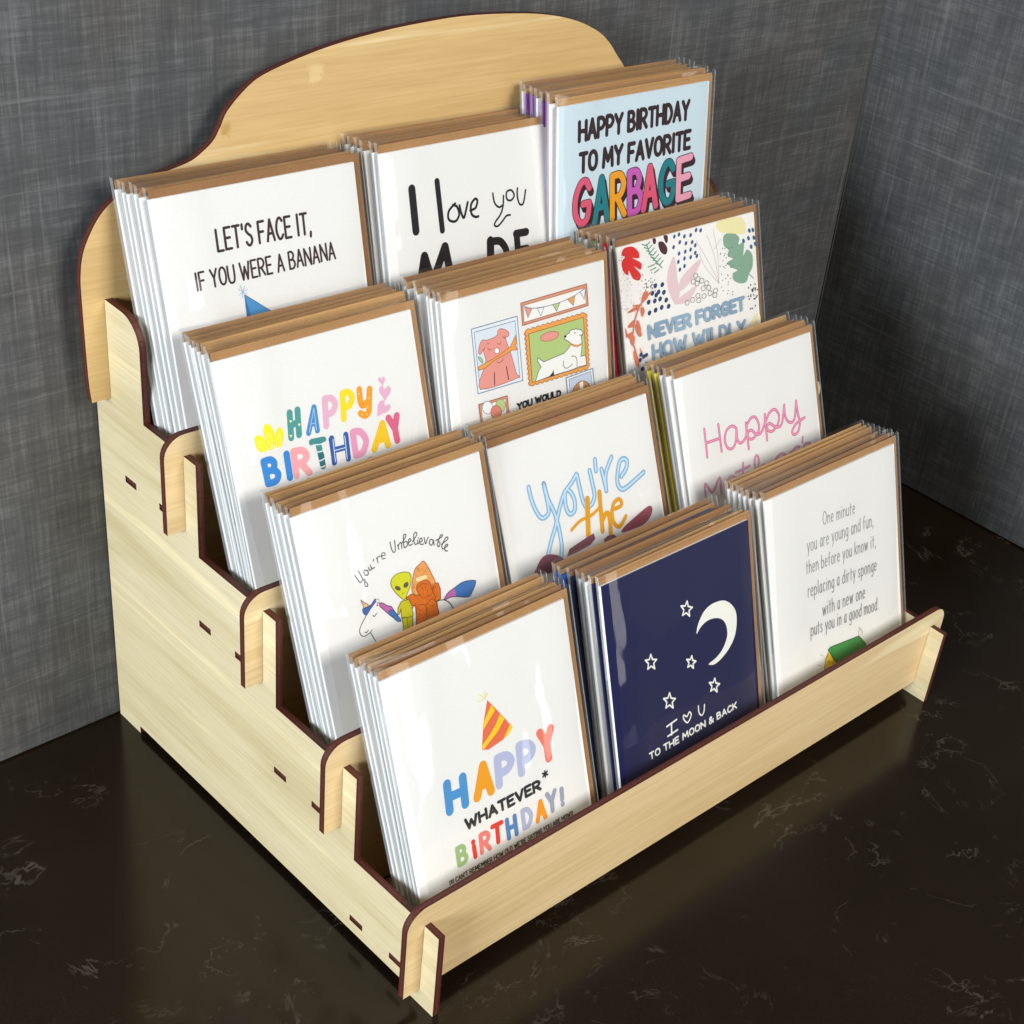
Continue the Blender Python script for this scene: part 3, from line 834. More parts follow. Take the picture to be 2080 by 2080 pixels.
s a86c20 0.3 0|45.29,100.78 45.99,101.33 46.72,101.56 47.46,101.33 48.22,100.79 48.93,101.34 49.66,101.56 50.41,101.34 51.18,100.79 51.89,101.34 52.62,101.57 53.37,101.34 54.15,100.8 54.86,101.35 55.6,101.58 56.36,101.35 57.13,100.8 57.85,101.35 58.59,101.58 59.35,101.35 60.13,100.8 60.86,101.36 61.6,101.59 62.37,101.36 63.15,100.81 63.88,101.36 64.62,101.59 65.4,101.36 66.19,100.81 66.92,101.37 67.67,101.6 68.44,101.37 69.24,100.81 69.97,101.37 70.73,101.6 71.51,101.37 72.31,100.82 73.05,101.38 73.8,101.61 74.59,101.38 75.39,100.82 76.13,101.38 76.9,101.62 77.69,101.38 78.5,100.82 79.24,101.39 80.01,101.62 80.8,101.39 82.1,100.72 82.85,100.04 83.17,99.42 82.86,98.9 82.11,98.44 82.86,97.75 83.18,97.13 82.87,96.61 82.12,96.15 82.87,95.46 83.19,94.84 82.88,94.31 82.13,93.85 82.88,93.16 83.2,92.54 82.89,92.01 82.14,91.55 82.9,90.85 83.21,90.23 82.9,89.7 82.15,89.24 82.91,88.54 83.22,87.91 82.91,87.38 82.16,86.93 82.92,86.22 83.23,85.59 82.92,85.06 82.17,84.61 82.93,83.9 83.25,83.26 82.94,82.73 82.18,82.28 82.94,81.57 83.26,80.93 82.95,80.4 82.19,79.94 82.95,79.23 83.27,78.59 82.96,78.06 82.2,77.6 82.96,76.88 83.28,76.24 82.97,75.71 82.2,75.07 81.46,74.5 80.69,74.28 79.9,74.53 79.09,75.13 78.35,74.56 77.59,74.34 76.81,74.59 76,75.19 75.26,74.62 74.51,74.4 73.73,74.65 72.93,75.25 72.19,74.68 71.44,74.46 70.66,74.71 69.87,75.3 69.14,74.74 68.39,74.52 67.62,74.77 66.82,75.36 66.1,74.8 65.35,74.58 64.59,74.83 63.8,75.42 63.08,74.86 62.34,74.64 61.57,74.89 60.79,75.47 60.07,74.92 59.33,74.69 58.57,74.95 57.8,75.53 57.08,74.98 56.35,74.75 55.59,75 54.82,75.59 54.11,75.03 53.38,74.81 52.63,75.06 51.86,75.64 51.15,75.09 50.43,74.87 49.68,75.12 48.92,75.7 48.21,75.15 47.49,74.93 46.75,75.18 45.96,75.4 45.24,76.12 44.93,76.75 45.21,77.29 45.9,77.75 45.18,78.46 44.87,79.09 45.15,79.62 45.84,80.08 45.12,80.79 44.81,81.42 45.09,81.95 45.78,82.41 45.06,83.11 44.75,83.74 45.02,84.27 45.71,84.73 44.99,85.43 44.69,86.06 44.96,86.58 45.65,87.04 44.93,87.74 44.63,88.36 44.9,88.89 45.59,89.35 44.87,90.04 44.57,90.67 44.84,91.19 45.53,91.65 44.81,92.34 44.51,92.96 44.78,93.49 45.47,93.94 44.75,94.63 44.45,95.25 44.72,95.77 45.41,96.23 44.69,96.91 44.38,97.53 44.66,98.05 45.35,98.51 44.63,99.19 44.32,99.8 44.6,100.33 45.29,100.78
p b4cc80 0|46.98,99.18 80.53,99.28 81.06,76.28 47.22,76.69
s 9c6424 0.3 0|46.98,99.18 80.53,99.28 81.06,76.28 47.22,76.69 46.98,99.18
p e89c90 0|64.85,95.18 64.54,94.27 63.17,93.56 61.02,93.2 58.51,93.24 56.14,93.69 54.39,94.46 53.59,95.38 53.89,96.28 55.24,96.98 57.37,97.35 59.87,97.31 62.25,96.87 64.03,96.11
s b06050 0.31 0|64.85,95.18 64.54,94.27 63.17,93.56 61.02,93.2 58.51,93.24 56.14,93.69 54.39,94.46 53.59,95.38 53.89,96.28 55.24,96.98 57.37,97.35 59.87,97.31 62.25,96.87 64.03,96.11 64.85,95.18
p f2f2ee 0|49.07,76.57 51.27,80.85 53.03,82.55 51.18,85.51 51.32,87.25 54.82,84.43 61.69,85.06 67.43,85.46 70.94,87.5 72.02,89.04 70.21,90.55 68.16,91.93 68.26,93.16 71.45,94.2 72,95.14 75.37,95.08 78.68,93.96 80.01,92.21 78.68,90.72 78.87,86.69 77.76,81.49 80.7,81.51 81.08,76.64 75.48,76.94 72.54,76.58 61.05,76.75 55.38,76.75
s 6c6870 0.37 0|49.07,76.57 51.27,80.85 53.03,82.55 51.18,85.51 51.32,87.25 54.82,84.43 61.69,85.06 67.43,85.46 70.94,87.5 72.02,89.04 70.21,90.55 68.16,91.93 68.26,93.16 71.45,94.2 72,95.14 75.37,95.08 78.68,93.96 80.01,92.21 78.68,90.72 78.87,86.69 77.76,81.49 80.7,81.51 81.08,76.64 75.48,76.94 72.54,76.58 61.05,76.75 55.38,76.75 49.07,76.57
p 181418 0|69.48,92.87 69.38,92.64 69.16,92.5 68.85,92.46 68.52,92.54 68.22,92.72 68.03,92.96 67.98,93.22 68.07,93.45 68.29,93.6 68.6,93.63 68.93,93.56 69.23,93.38 69.42,93.13
s e08c50 0.93 1|71.99,88.69 75.25,87.01 78.42,87.16
s 403c44 0.32 1|66.69,82.03 66.74,79.49 68.79,78.07 72.25,79.21
s 403c44 0.32 1|72.04,82.89 74.42,82.31 75.21,79.93 75.03,77.42
s 403c44 0.32 1|74.27,93.36 75.24,93.32
s 403c44 0.32 1|77.54,91.7 79.45,91.26 79.8,92.62
p 2c1420 0|54.69,76.93 57.76,77.05 59.75,78.35 60.4,79.45 60.57,76.69
p e4ecf4 0|67.98,73.71 84.85,74.04 86.02,58.96 68.64,59.89
s 7c8c9c 0.51 0|67.98,73.71 84.85,74.04 86.02,58.96 68.64,59.89 67.98,73.71
p c4d0e0 0|69.58,72.57 83.53,72.89 84.58,59.72 69.88,60.3
s 7c8c9c 0.32 0|69.58,72.57 83.53,72.89 84.58,59.72 69.88,60.3 69.58,72.57
p c88c50 1|70.92,64.48 72.37,67.8 75.43,69.59 78.36,69.57 81.67,67.6 83.35,63.43 83.68,61.09 74.28,60.6
s 6c4420 0.32 1|70.92,64.48 72.37,67.8 75.43,69.59 78.36,69.57 81.67,67.6 83.35,63.43 83.68,61.09 74.28,60.6 70.92,64.48
p f4f2ee 0|76.13,69.22 78.36,69.57 78.26,64.77 76.23,63.82
p 301810 0|74.05,66.06 74.01,65.96 73.91,65.9 73.77,65.88 73.62,65.92 73.49,66.01 73.4,66.12 73.38,66.24 73.42,66.34 73.52,66.4 73.66,66.42 73.81,66.38 73.94,66.3 74.02,66.18
p 301810 0|80.45,66.43 80.41,66.33 80.31,66.27 80.17,66.25 80.02,66.29 79.89,66.38 79.8,66.49 79.77,66.61 79.81,66.71 79.91,66.78 80.05,66.79 80.2,66.75 80.34,66.67 80.42,66.55
p d89878 0|15.36,74.63 31.84,74.47 32.28,59.31 16.26,59.91
s 9c5c48 0.41 0|15.36,74.63 31.84,74.47 32.28,59.31 16.26,59.91 15.36,74.63
p f4f2ee 0|16.67,73.58 30.75,73.34 30.83,60.8 16.84,61.53
s 9c5c48 0.24 0|16.67,73.58 30.75,73.34 30.83,60.8 16.84,61.53 16.67,73.58
p f2f4f6 0|23.2,71.11 22.78,69.92 21.86,69.13 20.59,68.89 19.25,69.26 18.09,70.16 17.35,71.4 17.16,72.75 17.57,73.93 18.49,74.72 19.75,74.96 21.09,74.6 22.25,73.71 23.01,72.47
s 7c8c9c 0.3 0|23.2,71.11 22.78,69.92 21.86,69.13 20.59,68.89 19.25,69.26 18.09,70.16 17.35,71.4 17.16,72.75 17.57,73.93 18.49,74.72 19.75,74.96 21.09,74.6 22.25,73.71 23.01,72.47 23.2,71.11
p b8d090 0|30.49,70.21 30.1,69 29.22,68.18 28.03,67.92 26.76,68.27 25.67,69.15 24.97,70.39 24.8,71.74 25.19,72.94 26.07,73.75 27.25,74.02 28.52,73.68 29.61,72.81 30.32,71.57
s 7c9060 0.3 0|30.49,70.21 30.1,69 29.22,68.18 28.03,67.92 26.76,68.27 25.67,69.15 24.97,70.39 24.8,71.74 25.19,72.94 26.07,73.75 27.25,74.02 28.52,73.68 29.61,72.81 30.32,71.57 30.49,70.21
p e08c78 0|27.9,67.71 27.47,66.43 26.5,65.58 25.19,65.32 23.8,65.71 22.59,66.66 21.82,67.98 21.63,69.42 22.06,70.68 23.01,71.53 24.32,71.79 25.71,71.42 26.92,70.47 27.7,69.15
s a85850 0.3 0|27.9,67.71 27.47,66.43 26.5,65.58 25.19,65.32 23.8,65.71 22.59,66.66 21.82,67.98 21.63,69.42 22.06,70.68 23.01,71.53 24.32,71.79 25.71,71.42 26.92,70.47 27.7,69.15 27.9,67.71
t 141012 0.9 3.54|37.17,66.07 50.8,66.18 64.26,65.7|YOU WOULD''',
'never': '''p e02c28 1|5.04,126.69 10.76,126.5 14.6,123.12 14.3,120.3 10.2,121.23 15.63,117.82 14.77,114.74 10.81,117.11 14.76,112.56 13.22,110 9.19,111.68 7.01,115.82 6.28,113.82 3.38,115.94 2.62,120.44 5.14,122.73 2.99,123.93
p 4c2434 1|28.73,125.44 31.9,124.75 34.26,121.3 32.9,118.66 29.79,120.09 28.29,123.35
p 4c2434 1|32.2,127.6 34.9,127.39 34.96,124.81 33.46,124.04
p 4c2434 1|24.67,127.78 26.77,127.32 26.54,125.19 24.93,125.18
s 6c9c84 0.63 0|20.19,125.86 22.72,119.48 29.56,112.78
s 6c9c84 0.62 0|20.12,125.15 17.27,126.36
s 6c9c84 0.62 0|21.43,123.41 18.57,124.63
s 6c9c84 0.62 0|22.74,121.67 19.88,122.89
s 6c9c84 0.62 0|24.05,119.91 21.19,121.14
s 6c9c84 0.63 0|25.37,118.15 22.5,119.39
s 6c9c84 0.63 0|26.7,116.39 23.81,117.63
s 6c9c84 0.63 0|28.02,114.61 25.13,115.86
s 6c9c84 0.62 0|20.12,125.15 22.62,126.63
s 6c9c84 0.62 0|21.43,123.41 23.94,124.89
s 6c9c84 0.63 0|22.74,121.67 25.25,123.15
s 6c9c84 0.63 0|24.05,119.91 26.58,121.39
s 6c9c84 0.63 0|25.37,118.15 27.9,119.64
s 6c9c84 0.63 0|26.7,116.39 29.23,117.87
s 6c9c84 0.63 0|28.02,114.61 30.56,116.1
s 6c9c84 0.63 0|24.44,115.44 20.11,114.97
s 6c9c84 0.63 0|25.34,113.76 21.52,113.17
s 6c9c84 0.63 0|27.37,112.55 24.03,111.49
p e8ccd0 1|38.17,116.74 33.74,111.08 32.38,103.21 36.36,93.97 40.67,98.2 39.65,104.47 39.33,112.02
p e8ccd0 1|57.2,111.69 49.03,109.04 41.89,104.69 39.66,99.2 45.93,100.71 53.2,105.8
p e8ccd0 1|53.11,99.37 45.63,97.75 38.74,95.65 36.33,93.6 46.27,93.03
p 88ac94 1|75.96,120.43 82.4,120.19 86.81,116.95 85.88,113.69 90.08,113.93 89.2,107.54 92.09,110 95.99,106.8 95.73,100.59 92.63,97.38 90.48,93.95 85.68,93.91 80.61,96.68 80.37,100.24 84,100.95 78.95,103.67 76.88,106.46 81.1,107.43 77.18,109.47 78.64,112.21 75.35,114.47 74.51,117.7
s 88ac94 0.6 1|92.63,97.38 95.98,94.62
p f0e8b0 1|71.44,127.42 89,126.81 91.75,118.58 82.36,119.82 72.12,122.76
p f4ecc0 1|89.35,70.33 98.42,76.06 99.52,68.5 94.81,64.04
s c8b8b8 0.29 1|69.5,96.99 63.67,107.94 54.79,121.23
s c8b8b8 0.29 1|69.5,96.99 67.43,110.9 62.87,122.48
s c8b8b8 0.29 1|69.5,96.99 69.85,111.88 67.67,124.46
s c8b8b8 0.28 1|69.5,96.99 60.16,107.23 56.4,114.89
s c8b8b8 0.29 1|67.81,114.61 72.88,118.81
p 3c5c8c 0|40.5,125.66 40.19,125.28 39.78,125.04 39.35,124.99 38.99,125.14 38.77,125.45 38.72,125.87 38.87,126.32 39.18,126.7 39.59,126.94 40.02,126.99 40.38,126.84 40.61,126.53 40.65,126.11
p 3c5c8c 0|43.85,126.04 43.54,125.66 43.13,125.42 42.7,125.37 42.34,125.52 42.11,125.83 42.07,126.25 42.21,126.7 42.52,127.08 42.94,127.32 43.37,127.37 43.73,127.23 43.96,126.91 44,126.49
p 3c5c8c 0|47.58,124.5 47.27,124.12 46.86,123.88 46.42,123.83 46.05,123.97 45.83,124.29 45.78,124.72 45.93,125.16 46.24,125.55 46.66,125.79 47.09,125.84 47.46,125.69 47.69,125.37 47.73,124.95
p 3c5c8c 0|52.04,124.28 51.72,123.9 51.3,123.66 50.87,123.61 50.5,123.75 50.27,124.07 50.22,124.5 50.37,124.95 50.69,125.33 51.1,125.57 51.54,125.63 51.91,125.48 52.14,125.16 52.19,124.73
p 3c5c8c 0|56.16,126 55.84,125.62 55.42,125.38 54.98,125.32 54.61,125.47 54.38,125.79 54.33,126.22 54.48,126.67 54.8,127.05 55.22,127.29 55.66,127.35 56.03,127.2 56.26,126.88 56.31,126.45
p 3c5c8c 0|59.49,125.3 59.17,124.91 58.74,124.67 58.3,124.61 57.93,124.76 57.7,125.08 57.65,125.51 57.8,125.96 58.12,126.35 58.54,126.59 58.98,126.64 59.36,126.5 59.59,126.18 59.64,125.75
p 3c5c8c 0|39.44,120.74 39.13,120.36 38.72,120.12 38.29,120.07 37.93,120.22 37.7,120.53 37.66,120.96 37.81,121.4 38.11,121.78 38.52,122.02 38.95,122.07 39.31,121.92 39.54,121.61 39.58,121.18
p 3c5c8c 0|44.02,122.32 43.71,121.93 43.3,121.69 42.86,121.64 42.5,121.79 42.27,122.11 42.23,122.53 42.38,122.98 42.69,123.36 43.1,123.6 43.53,123.65 43.9,123.5 44.12,123.19 44.17,122.76
p 3c5c8c 0|48.33,121 48.02,120.62 47.61,120.38 47.17,120.33 46.8,120.48 46.58,120.79 46.53,121.22 46.68,121.67 46.99,122.05 47.41,122.29 47.84,122.35 48.21,122.2 48.44,121.88 48.48,121.45
p 3c5c8c 0|52.8,120.77 52.48,120.38 52.06,120.14 51.62,120.09 51.25,120.24 51.02,120.56 50.98,120.99 51.13,121.44 51.44,121.83 51.86,122.07 52.3,122.12 52.67,121.97 52.9,121.65 52.95,121.22
p 3c5c8c 0|42.91,117 42.6,116.62 42.19,116.38 41.76,116.33 41.39,116.48 41.17,116.8 41.12,117.23 41.27,117.68 41.58,118.06 41.99,118.3 42.42,118.35 42.79,118.2 43.02,117.88 43.06,117.45
p 3c5c8c 0|47.37,117.12 47.06,116.74 46.65,116.5 46.21,116.45 45.84,116.6 45.62,116.92 45.57,117.35 45.72,117.8 46.03,118.18 46.45,118.42 46.88,118.47 47.25,118.32 47.48,118 47.52,117.57
p 3c5c8c 0|51.32,117.36 51,116.98 50.59,116.74 50.15,116.69 49.78,116.84 49.55,117.16 49.5,117.59 49.65,118.04 49.97,118.42 50.39,118.67 50.82,118.72 51.19,118.56 51.42,118.24 51.47,117.81
p 3c5c8c 0|54.47,115.16 54.15,114.77 53.73,114.53 53.29,114.48 52.92,114.64 52.69,114.96 52.65,115.39 52.8,115.85 53.11,116.23 53.53,116.47 53.97,116.52 54.34,116.37 54.58,116.05 54.62,115.61
p 3c5c8c 0|41.96,113.12 41.64,112.74 41.23,112.5 40.8,112.46 40.44,112.61 40.21,112.93 40.17,113.36 40.32,113.81 40.63,114.19 41.04,114.43 41.47,114.48 41.83,114.32 42.06,114 42.1,113.57
p 3c5c8c 0|46.49,113.96 46.17,113.58 45.76,113.34 45.33,113.29 44.96,113.44 44.73,113.76 44.69,114.19 44.84,114.64 45.15,115.03 45.56,115.27 46,115.32 46.36,115.16 46.59,114.84 46.64,114.41
p 3c5c8c 0|50.94,113.7 50.62,113.32 50.21,113.08 49.77,113.03 49.4,113.18 49.17,113.51 49.13,113.94 49.28,114.39 49.59,114.77 50.01,115.01 50.44,115.06 50.81,114.91 51.04,114.59 51.09,114.16
p 3c5c8c 0|55.42,113.44 55.11,113.06 54.69,112.82 54.25,112.77 53.87,112.92 53.64,113.24 53.6,113.68 53.75,114.13 54.06,114.52 54.48,114.76 54.93,114.81 55.3,114.65 55.53,114.33 55.58,113.9
p 3c5c8c 0|42.66,109.23 42.35,108.85 41.94,108.61 41.51,108.56 41.14,108.71 40.91,109.04 40.87,109.47 41.02,109.92 41.33,110.3 41.74,110.54 42.17,110.59 42.54,110.43 42.77,110.11 42.81,109.68
p 3c5c8c 0|46.11,110.3 45.8,109.92 45.38,109.68 44.95,109.63 44.58,109.79 44.35,110.11 44.31,110.54 44.46,110.99 44.77,111.38 45.19,111.62 45.62,111.66 45.99,111.51 46.21,111.19 46.26,110.76
p 3c5c8c 0|54.85,118.82 54.53,118.44 54.11,118.2 53.67,118.15 53.3,118.3 53.07,118.62 53.03,119.05 53.18,119.5 53.49,119.89 53.91,120.13 54.35,120.18 54.72,120.03 54.95,119.71 55,119.28
p 24406c 0|24.97,104.71 24.53,104.3 23.97,104.07 23.4,104.08 22.93,104.32 22.65,104.74 22.63,105.26 22.86,105.77 23.3,106.18 23.86,106.41 24.43,106.4 24.91,106.16 25.18,105.74 25.21,105.22
p 24406c 0|29.8,104.29 29.36,103.88 28.79,103.65 28.21,103.66 27.74,103.9 27.46,104.32 27.44,104.84 27.67,105.36 28.11,105.77 28.68,106 29.26,105.99 29.73,105.75 30.01,105.33 30.04,104.81
p 24406c 0|22.5,101.6 22.06,101.18 21.5,100.96 20.93,100.97 20.46,101.21 20.18,101.63 20.16,102.15 20.39,102.67 20.83,103.08 21.39,103.3 21.96,103.29 22.43,103.05 22.7,102.63 22.73,102.11
p 24406c 0|26.78,101.3 26.34,100.88 25.77,100.66 25.2,100.67 24.73,100.91 24.45,101.33 24.43,101.85 24.66,102.37 25.1,102.78 25.66,103.01 26.24,103 26.71,102.76 26.99,102.34 27.01,101.81
p 24406c 0|30.49,100.39 30.04,99.98 29.48,99.76 28.9,99.77 28.42,100.01 28.14,100.43 28.12,100.96 28.35,101.47 28.8,101.89 29.36,102.11 29.94,102.1 30.42,101.86 30.7,101.44 30.72,100.91
p 24406c 0|19.43,97.89 18.99,97.48 18.43,97.26 17.87,97.27 17.4,97.51 17.13,97.93 17.11,98.45 17.33,98.97 17.77,99.38 18.33,99.6 18.9,99.59 19.36,99.35 19.64,98.93 19.66,98.41
p 24406c 0|23.7,97.58 23.25,97.17 22.69,96.95 22.12,96.96 21.65,97.2 21.38,97.62 21.35,98.14 21.58,98.66 22.02,99.07 22.58,99.29 23.16,99.28 23.63,99.04 23.9,98.62 23.93,98.1
p 24406c 0|27.5,97.76 27.06,97.35 26.49,97.12 25.91,97.14 25.44,97.38 25.17,97.8 25.14,98.33 25.37,98.85 25.81,99.26 26.38,99.48 26.96,99.47 27.43,99.23 27.71,98.8 27.73,98.28
p 24406c 0|31.71,96.34 31.26,95.93 30.69,95.71 30.11,95.72 29.64,95.96 29.36,96.39 29.33,96.92 29.57,97.44 30.01,97.85 30.58,98.07 31.16,98.06 31.64,97.82 31.92,97.39 31.94,96.87
p 24406c 0|19.43,92.67 18.99,92.26 18.43,92.04 17.86,92.06 17.39,92.3 17.12,92.73 17.1,93.25 17.33,93.77 17.77,94.18 18.32,94.4 18.89,94.38 19.36,94.14 19.63,93.72 19.66,93.19
p 24406c 0|23.77,93.07 23.33,92.66 22.76,92.44 22.19,92.45 21.72,92.7 21.45,93.13 21.42,93.65 21.66,94.17 22.09,94.58 22.66,94.8 23.23,94.79 23.7,94.54 23.98,94.12 24,93.59
p 24406c 0|28.14,93.47 27.7,93.06 27.13,92.84 26.55,92.85 26.08,93.1 25.81,93.53 25.78,94.05 26.01,94.57 26.46,94.98 27.02,95.21 27.6,95.19 28.07,94.95 28.35,94.52 28.38,93.99
p 24406c 0|33.01,93.01 32.56,92.59 31.99,92.37 31.41,92.39 30.93,92.63 30.65,93.06 30.63,93.59 30.86,94.11 31.3,94.53 31.88,94.75 32.46,94.74 32.94,94.49 33.22,94.06 33.24,93.53
p 24406c 0|25.05,100.23 24.61,99.82 24.04,99.59 23.47,99.6 23,99.84 22.73,100.27 22.7,100.79 22.93,101.3 23.37,101.72 23.93,101.94 24.51,101.93 24.98,101.69 25.26,101.27 25.28,100.75
p 3c5c8c 0|95.87,118.98 95.85,118.48 95.62,118.1 95.23,117.91 94.76,117.96 94.3,118.23 93.94,118.66 93.75,119.19 93.77,119.69 94,120.07 94.38,120.26 94.85,120.21 95.32,119.94 95.68,119.5
p 3c5c8c 0|98.63,118.78 98.61,118.28 98.38,117.89 97.99,117.71 97.52,117.75 97.06,118.02 96.69,118.47 96.51,118.99 96.52,119.49 96.75,119.87 97.14,120.06 97.61,120.01 98.08,119.74 98.44,119.3
p 3c5c8c 0|94.89,115.32 94.87,114.82 94.65,114.44 94.26,114.25 93.79,114.3 93.33,114.57 92.97,115.01 92.78,115.54 92.8,116.04 93.03,116.42 93.41,116.61 93.88,116.56 94.34,116.29 94.71,115.85
p 3c5c8c 0|99.08,114.81 99.06,114.3 98.83,113.92 98.44,113.73 97.97,113.78 97.5,114.06 97.14,114.5 96.95,115.02 96.97,115.53 97.2,115.91 97.59,116.1 98.06,116.05 98.52,115.78 98.89,115.34
p 3c5c8c 0|96.6,110.68 96.58,110.18 96.35,109.79 95.97,109.61 95.5,109.66 95.03,109.93 94.67,110.38 94.48,110.91 94.5,111.41 94.73,111.79 95.12,111.98 95.59,111.93 96.05,111.66 96.41,111.21
p 3c5c8c 0|90.98,114.63 90.96,114.12 90.73,113.74 90.35,113.56 89.88,113.6 89.42,113.88 89.06,114.32 88.88,114.84 88.9,115.34 89.12,115.72 89.5,115.91 89.97,115.86 90.43,115.59 90.79,115.15
p 3c5c8c 0|99.96,111.5 99.94,111 99.71,110.61 99.32,110.43 98.85,110.48 98.38,110.75 98.02,111.2 97.83,111.73 97.85,112.23 98.08,112.62 98.47,112.8 98.94,112.75 99.41,112.48 99.77,112.03
p 8c8c94 0|8.41,100.69 8.26,100.56 7.99,100.63 7.88,100.82 8.03,100.95 8.29,100.89
p 8c8c94 0|10.31,96.37 10.16,96.24 9.9,96.31 9.78,96.5 9.93,96.63 10.2,96.57
p 8c8c94 0|9.61,96.93 9.46,96.8 9.2,96.87 9.08,97.07 9.23,97.2 9.5,97.13
p 8c8c94 0|1.1,107.73 0.95,107.6 0.69,107.66 0.57,107.86 0.72,107.98 0.99,107.92
p 8c8c94 0|12.87,101.37 12.72,101.24 12.45,101.3 12.33,101.5 12.48,101.63 12.75,101.56
p 8c8c94 0|13.34,111.47 13.19,111.34 12.92,111.41 12.81,111.6 12.96,111.73 13.23,111.66
p 8c8c94 0|7.33,110.37 7.18,110.24 6.91,110.31 6.8,110.5 6.95,110.62 7.21,110.56
p 8c8c94 0|7.68,104.07 7.53,103.94 7.27,104.01 7.15,104.2 7.3,104.33 7.57,104.27
p 8c8c94 0|1.37,112.35 1.23,112.22 0.96,112.28 0.85,112.47 1,112.6 1.26,112.54
p 8c8c94 0|3.52,98.58 3.37,98.45 3.11,98.52 2.99,98.71 3.14,98.84 3.4,98.77
p 8c8c94 0|11.44,111.04 11.29,110.91 11.03,110.97 10.91,111.17 11.06,111.29 11.33,111.23
p 8c8c94 0|11.91,111.33 11.75,111.2 11.49,111.26 11.37,111.45 11.52,111.58 11.79,111.52
p 8c8c94 0|9.53,112.11 9.38,111.99 9.12,112.05 9,112.24 9.15,112.37 9.42,112.31
p 8c8c94 0|-0.05,100.33 -0.19,100.2 -0.46,100.27 -0.57,100.46 -0.42,100.59 -0.16,100.52
p 8c8c94 0|3.96,111.76 3.81,111.63 3.55,111.69 3.43,111.88 3.58,112.01 3.84,111.95
p 8c8c94 0|3.56,97.71 3.41,97.58 3.15,97.65 3.03,97.84 3.18,97.97 3.45,97.9
p 8c8c94 0|7.42,102.16 7.27,102.03 7.01,102.09 6.89,102.29 7.04,102.42 7.3,102.35
p 8c8c94 0|2.49,98.37 2.34,98.24 2.07,98.31 1.96,98.5 2.11,98.63 2.37,98.56
p 8c8c94 0|8.87,96.27 8.72,96.14 8.45,96.21 8.34,96.4 8.49,96.53 8.75,96.47
p 8c8c94 0|12.89,108.05 12.73,107.92 12.47,107.99 12.35,108.18 12.5,108.31 12.77,108.25
p 8c8c94 0|6.06,112.19 5.91,112.07 5.64,112.13 5.53,112.32 5.68,112.45 5.94,112.38
p 8c8c94 0|3.41,114.71 3.26,114.59 3,114.65 2.88,114.84 3.03,114.97 3.3,114.9
p 8c8c94 0|4.42,104.32 4.27,104.19 4,104.25 3.89,104.45 4.04,104.57 4.3,104.51
p 8c8c94 0|0.35,103.9 0.2,103.77 -0.06,103.84 -0.17,104.03 -0.03,104.16 0.24,104.09
p 8c8c94 0|5.47,109.62 5.32,109.49 5.06,109.55 4.94,109.74 5.09,109.87 5.35,109.81
p 8c8c94 0|11.52,104.91 11.37,104.78 11.11,104.85 10.99,105.04 11.14,105.17 11.41,105.11
p 8c8c94 0|4.84,106.53 4.7,106.4 4.43,106.46 4.32,106.65 4.46,106.78 4.73,106.72
p 8c8c94 0|10.83,113.13 10.68,113 10.41,113.06 10.3,113.25 10.45,113.38 10.71,113.32
p 8c8c94 0|14.51,112.91 14.36,112.78 14.09,112.84 13.98,113.04 14.13,113.17 14.4,113.1
p 8c8c94 0|9.9,98.35 9.75,98.22 9.48,98.29 9.36,98.48 9.51,98.61 9.78,98.54
p 8c8c94 0|0.33,101.82 0.18,101.7 -0.08,101.76 -0.19,101.95 -0.05,102.08 0.22,102.02
p 8c8c94 0|5.32,104.56 5.17,104.44 4.91,104.5 4.79,104.69 4.94,104.82 5.21,104.76
p 8c8c94 0|1.65,115.47 1.5,115.34 1.24,115.41 1.13,115.59 1.27,115.72 1.54,115.66
p 8c8c94 0|2.14,98.18 2,98.06 1.73,98.12 1.62,98.32 1.77,98.44 2.03,98.38
p 8c8c94 0|2.74,101.83 2.59,101.71 2.33,101.77 2.21,101.96 2.36,102.09 2.62,102.03
p 8c8c94 0|12.11,95.92 11.96,95.8 11.69,95.86 11.58,96.06 11.73,96.19 11.99,96.12
p 8c8c94 0|5.47,108.77 5.32,108.64 5.05,108.7 4.94,108.89 5.09,109.02 5.35,108.96
p 8c8c94 0|7.04,100.39 6.89,100.26 6.62,100.32 6.51,100.52 6.66,100.65 6.92,100.58
p 8c8c94 0|1.59,102.26 1.44,102.13 1.18,102.19 1.06,102.39 1.21,102.52 1.47,102.45
p 8c8c94 0|10.5,97.91 10.35,97.78 10.08,97.85 9.97,98.05 10.12,98.17 10.38,98.11
p 8c8c94 0|0.27,98.84 0.12,98.71 -0.14,98.77 -0.26,98.97 -0.11,99.1 0.15,99.03
p 8c8c94 0|2.16,109.83 2.01,109.7 1.75,109.76 1.63,109.95 1.78,110.08 2.04,110.02
p 8c8c94 0|7.9,97.44 7.75,97.32 7.49,97.38 7.37,97.58 7.52,97.71 7.79,97.64
p 8c8c94 0|4.3,98.23 4.15,98.1 3.89,98.17 3.77,98.37 3.92,98.49 4.19,98.43
p 8c8c94 0|8.21,108.91 8.06,108.78 7.79,108.85 7.68,109.04 7.83,109.17 8.09,109.1
p 8c8c94 0|5.45,112.12 5.3,111.99 5.03,112.06 4.92,112.25 5.07,112.37 5.33,112.31
p 8c8c94 0|2.36,113.39 2.21,113.26 1.95,113.32 1.84,113.51 1.98,113.64 2.25,113.58
p 8c8c94 0|8.79,95.71 8.64,95.58 8.38,95.65 8.26,95.85 8.41,95.97 8.68,95.91
p 8c8c94 0|3.65,114.97 3.5,114.84 3.24,114.9 3.12,115.09 3.27,115.22 3.54,115.16
p 8c8c94 0|13.67,103.38 13.52,103.25 13.25,103.32 13.14,103.51 13.29,103.64 13.56,103.57
p 8c8c94 0|6.51,110.74 6.36,110.61 6.1,110.67 5.98,110.87 6.13,110.99 6.39,110.93
